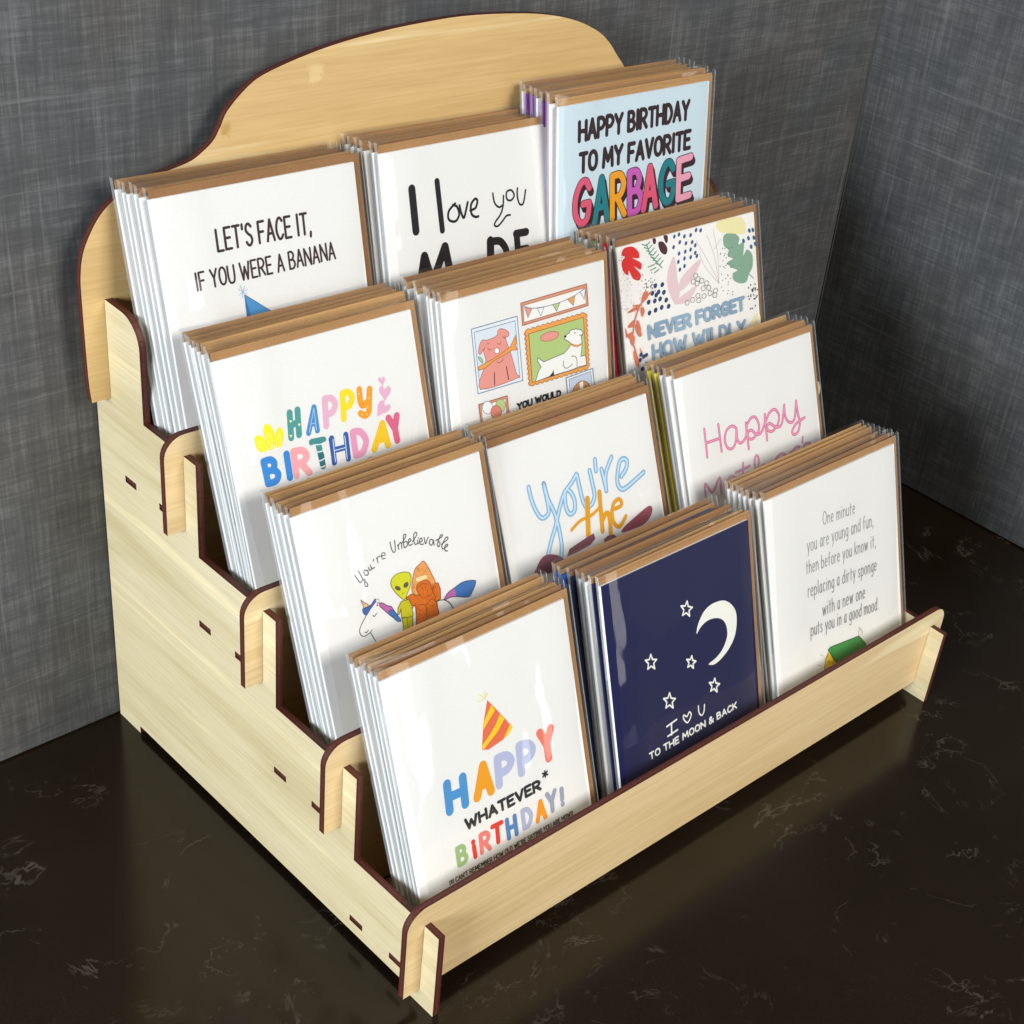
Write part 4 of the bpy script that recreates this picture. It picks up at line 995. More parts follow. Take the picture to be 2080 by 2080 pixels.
p 8c8c94 0|7.86,99.21 7.71,99.08 7.44,99.15 7.33,99.35 7.48,99.47 7.74,99.41
p 8c8c94 0|6.81,107.18 6.66,107.05 6.4,107.11 6.28,107.3 6.43,107.43 6.69,107.37
p 8c8c94 0|0.57,99.32 0.43,99.2 0.16,99.26 0.05,99.46 0.2,99.58 0.46,99.52
p 8c8c94 0|1.09,107.2 0.95,107.07 0.68,107.14 0.57,107.33 0.72,107.46 0.98,107.39
p 8c8c94 0|12.47,111.35 12.32,111.22 12.06,111.28 11.94,111.47 12.09,111.6 12.36,111.54
p 8c8c94 0|9.45,96.45 9.3,96.32 9.03,96.38 8.92,96.58 9.07,96.71 9.33,96.64
p 8c8c94 0|8.42,99.81 8.27,99.68 8,99.74 7.89,99.94 8.04,100.07 8.3,100
p 8c8c94 0|2.18,108.05 2.03,107.93 1.77,107.99 1.65,108.18 1.8,108.31 2.06,108.24
p 8c8c94 0|1.94,100.34 1.79,100.21 1.53,100.28 1.42,100.47 1.56,100.6 1.83,100.53
p 8c8c94 0|4.62,107.11 4.47,106.98 4.21,107.05 4.09,107.24 4.24,107.37 4.51,107.3
p 8c8c94 0|13.69,104.91 13.54,104.78 13.27,104.84 13.15,105.04 13.3,105.17 13.57,105.1
p 8c8c94 0|6.64,101.36 6.49,101.24 6.23,101.3 6.11,101.5 6.26,101.62 6.53,101.56
p 8c8c94 0|7.37,109.52 7.23,109.39 6.96,109.45 6.84,109.64 6.99,109.77 7.26,109.71
p 8c8c94 0|6.66,112.42 6.51,112.29 6.24,112.35 6.13,112.54 6.28,112.67 6.54,112.61
p 8c8c94 0|4.67,96.91 4.52,96.79 4.25,96.85 4.14,97.05 4.29,97.18 4.55,97.11
p 8c8c94 0|13.13,101.72 12.98,101.6 12.71,101.66 12.59,101.86 12.75,101.98 13.01,101.92
p 8c8c94 0|7.55,108.58 7.4,108.45 7.14,108.51 7.02,108.7 7.17,108.83 7.44,108.77
p 282c3c 0|16.15,112.06 15.77,111.93 15.51,112.1 15.63,112.4 16.01,112.53 16.27,112.36
p 282c3c 0|21.97,104.11 21.58,103.98 21.32,104.15 21.45,104.46 21.83,104.58 22.09,104.41
p 282c3c 0|18.11,105.94 17.73,105.81 17.47,105.98 17.59,106.28 17.97,106.41 18.23,106.24
p 282c3c 0|22.1,105.99 21.71,105.86 21.45,106.04 21.57,106.34 21.96,106.47 22.22,106.3
p 282c3c 0|20.98,105.54 20.59,105.41 20.33,105.58 20.46,105.89 20.84,106.02 21.1,105.84
p 282c3c 0|18.22,106.81 17.84,106.68 17.58,106.86 17.7,107.16 18.09,107.29 18.35,107.11
p 282c3c 0|17.7,109.35 17.31,109.22 17.05,109.39 17.18,109.69 17.56,109.82 17.82,109.65
p 282c3c 0|22.05,106.05 21.67,105.92 21.41,106.09 21.53,106.39 21.92,106.52 22.18,106.35
p 282c3c 0|17.3,104.37 16.92,104.24 16.66,104.41 16.78,104.72 17.16,104.85 17.42,104.67
p 282c3c 0|21.05,107.51 20.66,107.38 20.4,107.55 20.53,107.85 20.91,107.98 21.17,107.81
p 282c3c 0|15.12,109.29 14.73,109.16 14.48,109.33 14.6,109.63 14.98,109.76 15.24,109.59
p 282c3c 0|17.2,107.42 16.82,107.29 16.56,107.46 16.69,107.76 17.07,107.89 17.33,107.72
p 282c3c 0|19.03,105.38 18.64,105.25 18.38,105.42 18.51,105.73 18.89,105.85 19.15,105.68
p 282c3c 0|20.78,105.17 20.4,105.04 20.14,105.21 20.26,105.51 20.64,105.64 20.9,105.47
p 282c3c 0|18.14,107.5 17.76,107.37 17.5,107.54 17.63,107.84 18.01,107.97 18.27,107.8
p 282c3c 0|21.6,104.63 21.21,104.5 20.95,104.68 21.08,104.98 21.46,105.11 21.72,104.94
p 282c3c 0|17.94,105.35 17.56,105.22 17.3,105.4 17.42,105.7 17.81,105.83 18.06,105.65
p 282c3c 0|23,105.85 22.61,105.72 22.35,105.89 22.48,106.19 22.86,106.32 23.12,106.15
p 282c3c 0|23.7,102.7 23.31,102.57 23.05,102.74 23.18,103.05 23.56,103.18 23.82,103
p 282c3c 0|19.87,108.35 19.48,108.22 19.23,108.4 19.35,108.7 19.73,108.83 19.99,108.66
p 282c3c 0|16.23,105.83 15.85,105.7 15.59,105.88 15.71,106.18 16.1,106.31 16.35,106.13
p 282c3c 0|23.87,107.98 23.49,107.85 23.23,108.02 23.35,108.32 23.74,108.46 24,108.28
p 282c3c 0|21.28,105.91 20.9,105.78 20.64,105.96 20.76,106.26 21.15,106.39 21.41,106.21
p 282c3c 0|22.27,111.73 21.88,111.6 21.62,111.77 21.74,112.08 22.13,112.21 22.39,112.04
p 282c3c 0|22.28,107.21 21.89,107.08 21.63,107.25 21.75,107.56 22.14,107.69 22.4,107.51
p 282c3c 0|21.38,109.2 20.99,109.07 20.73,109.24 20.86,109.54 21.24,109.67 21.5,109.5
p 34384c 0|76.44,95.1 76.24,94.88 75.9,94.96 75.75,95.27 75.95,95.49 76.3,95.41
p 34384c 0|76.7,96.39 76.5,96.17 76.16,96.25 76.01,96.56 76.21,96.78 76.56,96.7
p 34384c 0|72.15,111.27 71.95,111.05 71.61,111.13 71.47,111.42 71.66,111.64 72,111.57
p 34384c 0|74.96,98.55 74.77,98.33 74.42,98.41 74.28,98.71 74.48,98.94 74.82,98.86
p 34384c 0|72.72,98.19 72.52,97.97 72.18,98.05 72.04,98.36 72.23,98.58 72.58,98.5
p 34384c 0|78.3,112.79 78.1,112.57 77.76,112.65 77.61,112.95 77.81,113.17 78.15,113.09
p 34384c 0|76.3,108.71 76.1,108.49 75.75,108.57 75.61,108.87 75.81,109.09 76.15,109.01
p 34384c 0|72.47,111.85 72.27,111.63 71.93,111.7 71.79,112 71.98,112.22 72.32,112.14
p 34384c 0|74.9,110.12 74.71,109.9 74.36,109.98 74.22,110.28 74.42,110.5 74.76,110.42
p 34384c 0|74.06,113.88 73.86,113.66 73.52,113.74 73.37,114.03 73.57,114.25 73.91,114.18
p 34384c 0|75.86,105.02 75.66,104.8 75.32,104.88 75.17,105.18 75.37,105.4 75.71,105.32
p 34384c 0|76.78,99.61 76.58,99.39 76.23,99.47 76.09,99.78 76.28,100 76.63,99.92
p 34384c 0|72.37,92.88 72.17,92.66 71.83,92.74 71.69,93.05 71.89,93.27 72.23,93.19
p 34384c 0|71.29,105.45 71.09,105.23 70.75,105.31 70.61,105.61 70.8,105.83 71.15,105.75
p 34384c 0|73.97,104.72 73.77,104.5 73.43,104.58 73.28,104.88 73.48,105.1 73.82,105.02
p 34384c 0|71.36,94.91 71.16,94.69 70.82,94.77 70.67,95.08 70.87,95.3 71.21,95.22
p 34384c 0|75.81,113.49 75.61,113.27 75.27,113.34 75.12,113.64 75.32,113.86 75.66,113.78
p 34384c 0|78,111.56 77.8,111.34 77.46,111.41 77.31,111.71 77.51,111.93 77.86,111.86
p 34384c 0|76.74,105.83 76.54,105.61 76.2,105.68 76.05,105.98 76.25,106.21 76.59,106.13
p 34384c 0|75.58,90.73 75.38,90.51 75.03,90.59 74.89,90.9 75.09,91.12 75.43,91.04
p 34384c 0|79.21,103.29 79.02,103.07 78.67,103.15 78.52,103.45 78.72,103.67 79.07,103.59
p 34384c 0|78.62,97.89 78.42,97.66 78.07,97.74 77.92,98.05 78.12,98.27 78.47,98.19
p 34384c 0|75.51,110.96 75.31,110.74 74.97,110.81 74.82,111.11 75.02,111.33 75.36,111.25
p 34384c 0|76.68,100.29 76.49,100.07 76.14,100.15 76,100.45 76.19,100.67 76.54,100.59
p 34384c 0|79.23,89.6 79.03,89.37 78.69,89.46 78.54,89.76 78.74,89.99 79.09,89.9
p 34384c 0|77.33,105.4 77.13,105.18 76.78,105.26 76.64,105.56 76.84,105.78 77.18,105.7
p 34384c 0|80.97,113.21 80.77,112.99 80.42,113.06 80.28,113.36 80.48,113.58 80.82,113.51
p 34384c 0|71.94,101.35 71.74,101.13 71.4,101.21 71.25,101.51 71.45,101.73 71.79,101.65
p 34384c 0|77.91,110.45 77.71,110.23 77.36,110.31 77.22,110.61 77.41,110.83 77.76,110.75
p 34384c 0|76.21,92.25 76.01,92.03 75.67,92.11 75.52,92.42 75.72,92.64 76.07,92.56
p 34384c 0|74.86,103.98 74.67,103.76 74.32,103.84 74.18,104.14 74.38,104.36 74.72,104.28
p 34384c 0|73.75,107.69 73.56,107.46 73.21,107.54 73.07,107.84 73.27,108.06 73.61,107.98
p 34384c 0|80.82,103.89 80.62,103.67 80.27,103.75 80.13,104.05 80.33,104.27 80.67,104.2
p 34384c 0|79.4,90.91 79.21,90.69 78.86,90.78 78.71,91.08 78.91,91.31 79.26,91.22
p 34384c 0|96.03,89.3 95.76,88.95 95.28,89.07 95.09,89.53 95.36,89.88 95.84,89.76
p 34384c 0|98.42,84.95 98.14,84.61 97.66,84.72 97.47,85.19 97.74,85.53 98.22,85.42
p 34384c 0|94.66,88.69 94.38,88.34 93.91,88.46 93.71,88.92 93.99,89.26 94.46,89.15
p 34384c 0|98.45,85.02 98.17,84.67 97.7,84.79 97.5,85.25 97.78,85.6 98.25,85.48
p 34384c 0|93.5,86.46 93.22,86.12 92.75,86.23 92.56,86.69 92.83,87.04 93.3,86.92
p 34384c 0|92.11,84.5 91.84,84.15 91.37,84.27 91.17,84.73 91.45,85.08 91.92,84.96
p 34384c 0|94.9,89.05 94.62,88.7 94.15,88.81 93.95,89.27 94.23,89.62 94.7,89.51
p 34384c 0|96.49,80.14 96.21,79.79 95.73,79.91 95.54,80.38 95.81,80.72 96.29,80.6
p 34384c 0|91.48,86.07 91.21,85.73 90.73,85.84 90.54,86.3 90.81,86.65 91.28,86.53
p 34384c 0|92.71,79.35 92.43,79 91.96,79.12 91.76,79.58 92.04,79.93 92.51,79.81
p 34384c 0|97.38,89.2 97.1,88.86 96.63,88.97 96.43,89.43 96.71,89.78 97.18,89.66
p 34384c 0|93.86,91.49 93.59,91.14 93.11,91.26 92.92,91.71 93.19,92.06 93.67,91.95
p 34384c 0|98.79,88.11 98.51,87.76 98.03,87.88 97.83,88.34 98.11,88.68 98.59,88.57
p 34384c 0|95.79,85.94 95.51,85.59 95.04,85.71 94.84,86.17 95.12,86.52 95.59,86.4
p 34384c 0|95.85,83.86 95.58,83.52 95.1,83.63 94.91,84.1 95.18,84.44 95.66,84.33
p 34384c 0|97.3,91.25 97.03,90.9 96.55,91.01 96.35,91.47 96.63,91.82 97.11,91.71
p 34384c 0|97.14,88.38 96.87,88.04 96.39,88.15 96.19,88.61 96.47,88.96 96.95,88.85
p 34384c 0|95.47,88.22 95.2,87.88 94.72,87.99 94.53,88.45 94.8,88.8 95.28,88.68
p 34384c 0|93.49,85.62 93.22,85.28 92.75,85.39 92.55,85.85 92.82,86.2 93.3,86.08
p 34384c 0|94.94,87.96 94.67,87.61 94.19,87.72 94,88.18 94.27,88.53 94.75,88.42
p 34384c 0|96.59,83.89 96.31,83.54 95.84,83.66 95.64,84.12 95.92,84.47 96.39,84.36
p 34384c 0|92.08,90.37 91.8,90.03 91.33,90.14 91.13,90.6 91.41,90.94 91.88,90.83
p 34384c 0|94.03,79.31 93.75,78.97 93.28,79.09 93.08,79.55 93.36,79.9 93.83,79.78
p 34384c 0|97.68,84.35 97.4,84 96.92,84.12 96.73,84.58 97,84.93 97.48,84.81
p 8c8c94 0|1.25,122.02 1.11,121.9 0.87,121.96 0.76,122.13 0.9,122.25 1.14,122.19
p 8c8c94 0|3.45,122.68 3.32,122.56 3.07,122.62 2.97,122.79 3.11,122.91 3.35,122.85
p 8c8c94 0|4.84,122.04 4.7,121.92 4.46,121.98 4.35,122.15 4.49,122.27 4.73,122.21
p 8c8c94 0|3.53,120.73 3.39,120.62 3.15,120.67 3.04,120.84 3.18,120.96 3.42,120.91
p 8c8c94 0|3.35,123.75 3.21,123.64 2.97,123.69 2.86,123.86 3,123.98 3.24,123.93
p 8c8c94 0|5.83,124.32 5.69,124.2 5.45,124.25 5.34,124.43 5.48,124.54 5.72,124.49
p 8c8c94 0|2.64,121.41 2.5,121.29 2.26,121.34 2.15,121.52 2.29,121.63 2.53,121.58
p 8c8c94 0|1.47,121.64 1.34,121.52 1.09,121.57 0.99,121.75 1.13,121.86 1.37,121.81
p 8c8c94 0|4.89,123.17 4.75,123.06 4.51,123.11 4.4,123.28 4.54,123.4 4.78,123.35
p 8c8c94 0|2.62,121.69 2.48,121.58 2.24,121.63 2.13,121.8 2.27,121.92 2.51,121.87
p 8c8c94 0|6.16,124.55 6.02,124.43 5.78,124.49 5.67,124.66 5.81,124.78 6.05,124.72
p 8c8c94 0|3.73,122.77 3.59,122.65 3.35,122.71 3.24,122.88 3.38,123 3.62,122.94
p 8c8c94 0|3.95,123.97 3.82,123.85 3.57,123.9 3.47,124.08 3.6,124.2 3.85,124.14
p 8c8c94 0|2.06,122.93 1.93,122.82 1.68,122.87 1.58,123.04 1.72,123.16 1.96,123.11
p 8c8c94 0|5.7,125.08 5.56,124.96 5.32,125.01 5.21,125.19 5.35,125.31 5.59,125.25
p 8c8c94 0|2.31,121.54 2.17,121.42 1.93,121.48 1.82,121.65 1.96,121.77 2.2,121.71
s 8c8884 0.28 0|46.4,91.89 45.94,91.51 45.32,91.34 44.65,91.4 44.08,91.7 43.7,92.16 43.61,92.7 43.8,93.22 44.26,93.6 44.88,93.77 45.55,93.71 46.13,93.41 46.5,92.95 46.6,92.41 46.4,91.89
s 8c8884 0.28 0|50.39,92.43 49.93,92.05 49.3,91.88 48.63,91.94 48.05,92.24 47.68,92.7 47.58,93.25 47.78,93.76 48.24,94.14 48.86,94.32 49.53,94.25 50.12,93.96 50.49,93.49 50.59,92.95 50.39,92.43
s 8c8884 0.28 0|54.48,93.73 54.02,93.34 53.39,93.17 52.71,93.23 52.13,93.53 51.75,93.99 51.65,94.54 51.85,95.05 52.31,95.44 52.94,95.61 53.62,95.55 54.21,95.25 54.59,94.79 54.69,94.24 54.48,93.73
s 8c8884 0.28 0|58.93,92.64 58.47,92.25 57.83,92.07 57.15,92.14 56.56,92.44 56.18,92.91 56.08,93.45 56.28,93.97 56.74,94.36 57.38,94.53 58.06,94.47 58.65,94.17 59.03,93.7 59.14,93.16 58.93,92.64
s 8c8884 0.29 0|63.57,93.05 63.1,92.66 62.46,92.48 61.77,92.55 61.18,92.85 60.79,93.32 60.69,93.87 60.89,94.39 61.36,94.77 62,94.95 62.69,94.88 63.28,94.59 63.67,94.12 63.77,93.57 63.57,93.05
s 8c8884 0.29 0|67.67,93.6 67.2,93.21 66.55,93.03 65.86,93.1 65.26,93.4 64.88,93.87 64.77,94.42 64.98,94.94 65.45,95.33 66.09,95.5 66.78,95.44 67.38,95.14 67.77,94.67 67.87,94.12 67.67,93.6
s 8c8884 0.28 0|58.76,96.52 58.29,96.14 57.65,95.96 56.97,96.03 56.38,96.32 56,96.78 55.9,97.33 56.1,97.85 56.57,98.23 57.2,98.41 57.88,98.34 58.47,98.05 58.86,97.59 58.96,97.04 58.76,96.52
s 8c8884 0.29 0|62.71,95.96 62.24,95.57 61.6,95.39 60.92,95.46 60.32,95.75 59.94,96.22 59.84,96.76 60.04,97.28 60.51,97.67 61.15,97.85 61.83,97.78 62.42,97.49 62.81,97.02 62.91,96.47 62.71,95.96
s 8c8884 0.28 0|54.54,99.83 54.08,99.45 53.44,99.27 52.77,99.33 52.18,99.62 51.81,100.08 51.71,100.62 51.91,101.14 52.37,101.52 53,101.7 53.67,101.64 54.26,101.35 54.64,100.89 54.74,100.35 54.54,99.83
s 8c8884 0.28 0|58.02,100.53 57.56,100.14 56.92,99.96 56.24,100.03 55.65,100.32 55.27,100.78 55.17,101.32 55.37,101.83 55.84,102.22 56.47,102.4 57.15,102.34 57.74,102.05 58.12,101.59 58.22,101.04 58.02,100.53
s 8c8884 0.28 0|61.26,98.61 60.79,98.22 60.15,98.05 59.47,98.11 58.88,98.4 58.49,98.87 58.39,99.41 58.59,99.93 59.06,100.31 59.7,100.49 60.38,100.43 60.97,100.14 61.36,99.67 61.46,99.13 61.26,98.61
s 8c8884 0.28 0|53.81,103.81 53.35,103.42 52.72,103.24 52.05,103.3 51.46,103.59 51.08,104.05 50.99,104.59 51.19,105.1 51.65,105.48 52.27,105.66 52.95,105.6 53.53,105.32 53.91,104.86 54.01,104.32 53.81,103.81
s 8c8884 0.28 0|51.85,101.23 51.39,100.85 50.76,100.67 50.09,100.73 49.51,101.02 49.13,101.48 49.03,102.02 49.23,102.53 49.69,102.91 50.32,103.09 50.99,103.03 51.58,102.74 51.95,102.28 52.05,101.75 51.85,101.23
s 8c8884 0.28 0|55.32,101.93 54.86,101.55 54.23,101.37 53.55,101.43 52.96,101.72 52.58,102.18 52.49,102.72 52.69,103.23 53.15,103.61 53.78,103.79 54.45,103.73 55.04,103.44 55.42,102.99 55.52,102.45 55.32,101.93
s 8c8884 0.29 0|66.88,91.47 66.4,91.08 65.76,90.9 65.07,90.97 64.47,91.27 64.08,91.74 63.98,92.29 64.18,92.81 64.66,93.2 65.3,93.38 65.99,93.31 66.59,93.01 66.98,92.54 67.08,91.99 66.88,91.47
s 8c8884 0.28 0|54.81,91.34 54.35,90.96 53.72,90.78 53.04,90.85 52.45,91.15 52.07,91.61 51.97,92.16 52.18,92.68 52.64,93.06 53.27,93.24 53.94,93.17 54.53,92.87 54.91,92.41 55.01,91.86 54.81,91.34
s d87858 0.8 1|20.47,103.11 13.12,99 8.26,92.82 5.32,84.68
s d87858 0.8 1|13.05,98.28 7.84,98.84
p d87858 1|15.2,103.65 17.87,103.74 17.57,100.86 13.12,99
p d87858 1|3.39,96.28 7.76,98.12 11.94,97.81 8.64,96.43
p d87858 1|13.49,97.42 14.82,94.87 12.96,92.36 12.23,95.52
p d87858 1|2.71,89.81 6.07,91.91 8.19,92.1 5.77,89.02
p d87858 1|9.72,91.71 11.33,86.82 9.56,85.04 8.4,89.08
p d87858 1|2.34,86.21 5.54,86.85 4.3,84.95 2.66,84.27
t 8ca8c0 1.99 7.88|15.63,80.05 49.44,79.93 87.85,79.53|NEVER FORGET
t 8ca8c0 1.92 8.54|17.4,69.39 50.81,68.78 87.45,66.87|HOW WILDLY
p d87858 1|3.64,85.86 6.53,84.23 5.5,80.15 3.8,81.48
p d87858 1|8.34,89.84 11.5,84.66 10.12,83.28 7.99,86.45
p d87858 1|1.04,90.01 1.87,86.33 1.1,84.8
p d87858 1|5.23,77.59 7.87,73.36 7.62,68.57 5.3,72.31
p d87858 1|9.59,78.16 11.56,73.22 9.93,75.43
s d87858 0.73 1|1.87,86.33 5.5,80.15 7.6,70.79
p 24406c 0|9.86,71.68 9.49,71.34 9.03,71.16 8.55,71.18 8.16,71.4 7.93,71.77 7.91,72.22 8.1,72.65 8.47,73 8.93,73.18 9.41,73.15 9.8,72.94 10.03,72.57 10.05,72.12
p 24406c 0|12.44,72.74 12.08,72.39 11.61,72.21 11.13,72.23 10.74,72.45 10.51,72.82 10.49,73.27 10.68,73.71 11.04,74.05 11.51,74.23 11.99,74.21 12.38,73.99 12.61,73.62 12.63,73.18
p 24406c 0|10.62,67.04 10.26,66.7 9.79,66.52 9.31,66.54 8.92,66.76 8.69,67.13 8.67,67.58 8.86,68.02 9.23,68.36 9.69,68.54 10.17,68.52 10.56,68.3 10.79,67.93 10.81,67.48
p 24406c 0|14.34,73.1 13.98,72.75 13.51,72.57 13.03,72.59 12.63,72.81 12.4,73.18 12.38,73.63 12.57,74.07 12.94,74.41 13.41,74.59 13.89,74.57 14.28,74.36 14.51,73.99 14.54,73.54
p 24406c 0|13.3,68.95 12.93,68.61 12.46,68.43 11.98,68.45 11.59,68.67 11.36,69.04 11.34,69.49 11.53,69.93 11.9,70.28 12.37,70.45 12.85,70.43 13.24,70.21 13.47,69.84 13.49,69.39
p 24406c 0|10.72,74.09 10.36,73.75 9.89,73.57 9.41,73.59 9.02,73.81 8.79,74.17 8.77,74.62 8.96,75.06 9.33,75.4 9.8,75.58 10.27,75.56 10.66,75.35 10.89,74.98 10.91,74.53
p 24406c 0|14.16,65.15 13.79,64.8 13.32,64.63 12.84,64.65 12.45,64.87 12.22,65.24 12.19,65.7 12.39,66.14 12.75,66.48 13.22,66.66 13.7,66.64 14.1,66.42 14.33,66.04 14.35,65.59''',
'alien': '''s 4a4a48 0.48 1|23.1,90.1 24.09,87.82 25.08,86.35 26.29,87.58 25.07,91.4
s 4a4a48 0.48 1|26.29,87.58 27.86,85.25 28.18,84.16 27.52,83.73 26.81,84.79 27.49,87.02
s 4a4a48 0.48 1|28.08,90.58 27.53,89.78 28,88.48 29.3,88.38 29.42,89.81 28.08,90.58
s 4a4a48 0.48 1|30.08,91.07 30.37,89.83 31.36,89.99 31.16,91.69
s 4a4a48 0.48 1|31.36,89.99 32.91,90.14
s 4a4a48 0.48 1|33.01,93.54 32.95,92.91
s 4a4a48 0.41 1|34.64,93.67 34.92,91.46
s 4a4a48 0.41 1|34.72,92.66 35.45,93.9 36.56,93.71
s 4a4a48 0.41 1|36.95,93.75 38.81,93.48 38.66,94.52 37.51,94.55 37.1,93.54 37.4,92.29 38.72,92.2
s 4a4a48 0.49 1|42.31,97.95 42.43,94.96 43.02,93.29 44.1,93.77 44.63,97.89
s 4a4a48 0.49 1|45.67,95.58 45.88,93.53
s 4a4a48 0.49 1|45.72,94.91 47.16,96.11 47.57,95.32 47.37,93.56
s 4a4a48 0.49 1|47.82,95.57 50.27,97.78 50.26,98.61 49.21,98.27 48.58,93.67 50.18,93.83 50.34,95.44 49.21,95.63
s 4a4a48 0.49 1|51.2,94.84 52.48,95.27 51.91,96.27 51.08,95.21 51.29,93.48 52.9,93.64
s 4a4a48 0.49 1|53.11,94.57 55.78,96.73 55.43,97.84 54.29,97.19 53.85,94.34 54.32,92.86 55.38,93.19
s 4a4a48 0.5 1|55.66,94.43 55.69,92.76
s 4a4a48 0.49 1|56.36,95.22 56.39,95.04
s 4a4a48 0.49 1|56.39,93.21 57.83,93.42 57.7,94.63 56.81,94.24 56.5,92.83 57.3,91.91 58.3,91.93
s 4a4a48 0.5 1|59.05,94.38 59.24,91.64 60.34,92.97 61.15,93.89
s 4a4a48 0.5 1|63.32,91.86 62.07,92.59 61.18,91.36 61.73,90.17 62.81,90.51 63.32,91.86 63.43,89.64
s 4a4a48 0.5 1|64.61,91.29 67.78,91.82 68.33,92.49 67.34,92.63 65.01,89.47 65.75,88.22 66.48,89.68 65.67,90.62
s 4a4a48 0.51 1|67.1,88.81 70.4,89.81 70.8,90.7 69.58,90.74 67.15,88.11 67.44,86.66 68.73,86.93
s 4a4a48 0.51 1|68.73,86.93 70.02,87.2 69.97,87.9 69.13,87.82 68.28,86.74 68.6,85.44 69.56,85.13
s 30302c 0.36 1|30.42,76.13 27.06,74.64 24.15,71.68 21.02,68.49 20.32,66.09 21.79,64.21 24.88,64.59
s 30302c 0.36 1|24.88,64.59 26.21,65.45
s 30302c 0.37 1|25.24,64.46 26.93,59.97
s 30302c 0.36 1|22.71,65.88 23.34,65.32 24.42,65.93
s 30302c 0.36 1|27.83,71.21 28.43,70.5 29.76,71.36
p e8c090 0|23.62,79.3 27.26,75.57 24.43,75.56
s 404040 0.26 0|23.62,79.3 27.26,75.57 24.43,75.56 23.62,79.3
s c09060 0.26 0|23.91,78.38 24.58,77.99
s c09060 0.26 0|24.06,77.34 25.84,76.89
p 3c64b0 1|24.08,75.68 26.07,75.32 28.09,75.94 30.33,77.49 30.24,76.19 27.34,74.21 25.05,72.36 23.78,73.47 23.53,74.89
s 283060 0.26 1|24.08,75.68 26.07,75.32 28.09,75.94 30.33,77.49 30.24,76.19 27.34,74.21 25.05,72.36 23.78,73.47 23.53,74.89 24.08,75.68
p f4f4f0 0|30.31,76.5 31.39,77.12 32.04,76.56 31.88,74.95
s 808080 0.26 0|30.31,76.5 31.39,77.12 32.04,76.56 31.88,74.95 30.31,76.5
p d08090 1|30.26,74.52 31.23,75.51 31.11,74.06
p b868a8 1|32.05,74.89 33.51,74.55 35.42,72.72 37.14,71.78 37.95,70.15 38.62,67.89 37.34,67.33 35.68,68.59 33.58,71.35 31.96,73.59
s 48304c 0.31 1|32.05,74.89 33.51,74.55 35.42,72.72 37.14,71.78 37.95,70.15 38.62,67.89 37.34,67.33 35.68,68.59 33.58,71.35 31.96,73.59 32.05,74.89
p 3c74b8 1|36.45,70.34 38.47,68.95 39.57,66.87 40.72,64.08 38.7,64.64 37.2,66.7 35.39,69.03
s 283060 0.26 1|36.45,70.34 38.47,68.95 39.57,66.87 40.72,64.08 38.7,64.64 37.2,66.7 35.39,69.03 36.45,70.34
p d46c1c 0|44.71,72.52 47.65,73.36 50.7,72.82 57.74,72.11 59.43,74.28 62.07,73.38 62.64,70.44 61.91,66.19 59.89,66.21 59.63,63.18 59.89,60.66 59.05,59.57 47.86,59.79 48.46,64.39 48.78,67.69 47.02,68.66 46.4,71.25
s 8c4410 0.37 0|44.71,72.52 47.65,73.36 50.7,72.82 57.74,72.11 59.43,74.28 62.07,73.38 62.64,70.44 61.91,66.19 59.89,66.21 59.63,63.18 59.89,60.66 59.05,59.57 47.86,59.79 48.46,64.39 48.78,67.69 47.02,68.66 46.4,71.25 44.71,72.52
p e8a058 1|56.73,84.86 58.57,81.38 59.75,77.59 60.63,74.22 58.56,72.18 57.18,69.56 50.49,71.87 48.51,74.59 49.52,78.31 51.66,82.65 54.37,84.12
s 8c5424 0.32 1|56.73,84.86 58.57,81.38 59.75,77.59 60.63,74.22 58.56,72.18 57.18,69.56 50.49,71.87 48.51,74.59 49.52,78.31 51.66,82.65 54.37,84.12 56.73,84.86
p f4d8a0 0|51.52,79.32 54.89,79.21 57.38,78.72 57.41,77.01 55.59,76.94 52.03,77.12 51.06,78.13
s b07c40 0.21 0|51.52,79.32 54.89,79.21 57.38,78.72 57.41,77.01 55.59,76.94 52.03,77.12 51.06,78.13 51.52,79.32
p d46c1c 0|51.46,76.3 55.21,77.07 57.72,75.71 58.47,73.58 58.59,70.45 57.18,69.56 54.36,69.51 53.17,69.58 51.67,71.81 50.67,74.53
s a0440c 0.32 0|51.46,76.3 55.21,77.07 57.72,75.71 58.47,73.58 58.59,70.45 57.18,69.56 54.36,69.51 53.17,69.58 51.67,71.81 50.67,74.53 51.46,76.3
s 8c4410 0.32 1|47.5,59.93 49.38,66.8 51.51,67.42 53.66,66.32 53.99,64.14 53.2,59.59
s 8c4410 0.33 1|54.66,66.31 57.21,67.83 59.25,66.08 59.51,63.57
s 8c4410 0.32 1|52.43,75.29 54.12,75.74 56.32,74.82
s 8c4410 0.33 1|59.36,73.96 58.73,71.09 59.53,67.37
s 8c3c08 0.27 0|57.3,65.09 57.37,64.65
s 8c3c08 0.27 0|47.17,67.74 47.23,67.31
s 8c3c08 0.27 0|58.7,59.37 58.77,58.93
s 8c3c08 0.27 0|58.04,74.34 58.11,73.9
s 8c3c08 0.27 0|59.36,71.26 59.43,70.83
s 8c3c08 0.27 0|54.48,61.6 54.55,61.16
s 8c3c08 0.27 0|57.92,73.06 57.99,72.63
s 8c3c08 0.27 0|50,63.73 50.07,63.3
s 8c3c08 0.27 0|49.12,68.78 49.18,68.35
s 8c3c08 0.27 0|53.94,74.01 54,73.58
s 8c3c08 0.27 0|57.03,74.76 57.09,74.33
s 8c3c08 0.27 0|49.3,72.26 49.36,71.83
s 8c3c08 0.27 0|49.83,76.99 49.9,76.56
s 8c3c08 0.27 0|54.22,64.95 54.29,64.52
s 8c3c08 0.27 0|60.11,72.32 60.17,71.88
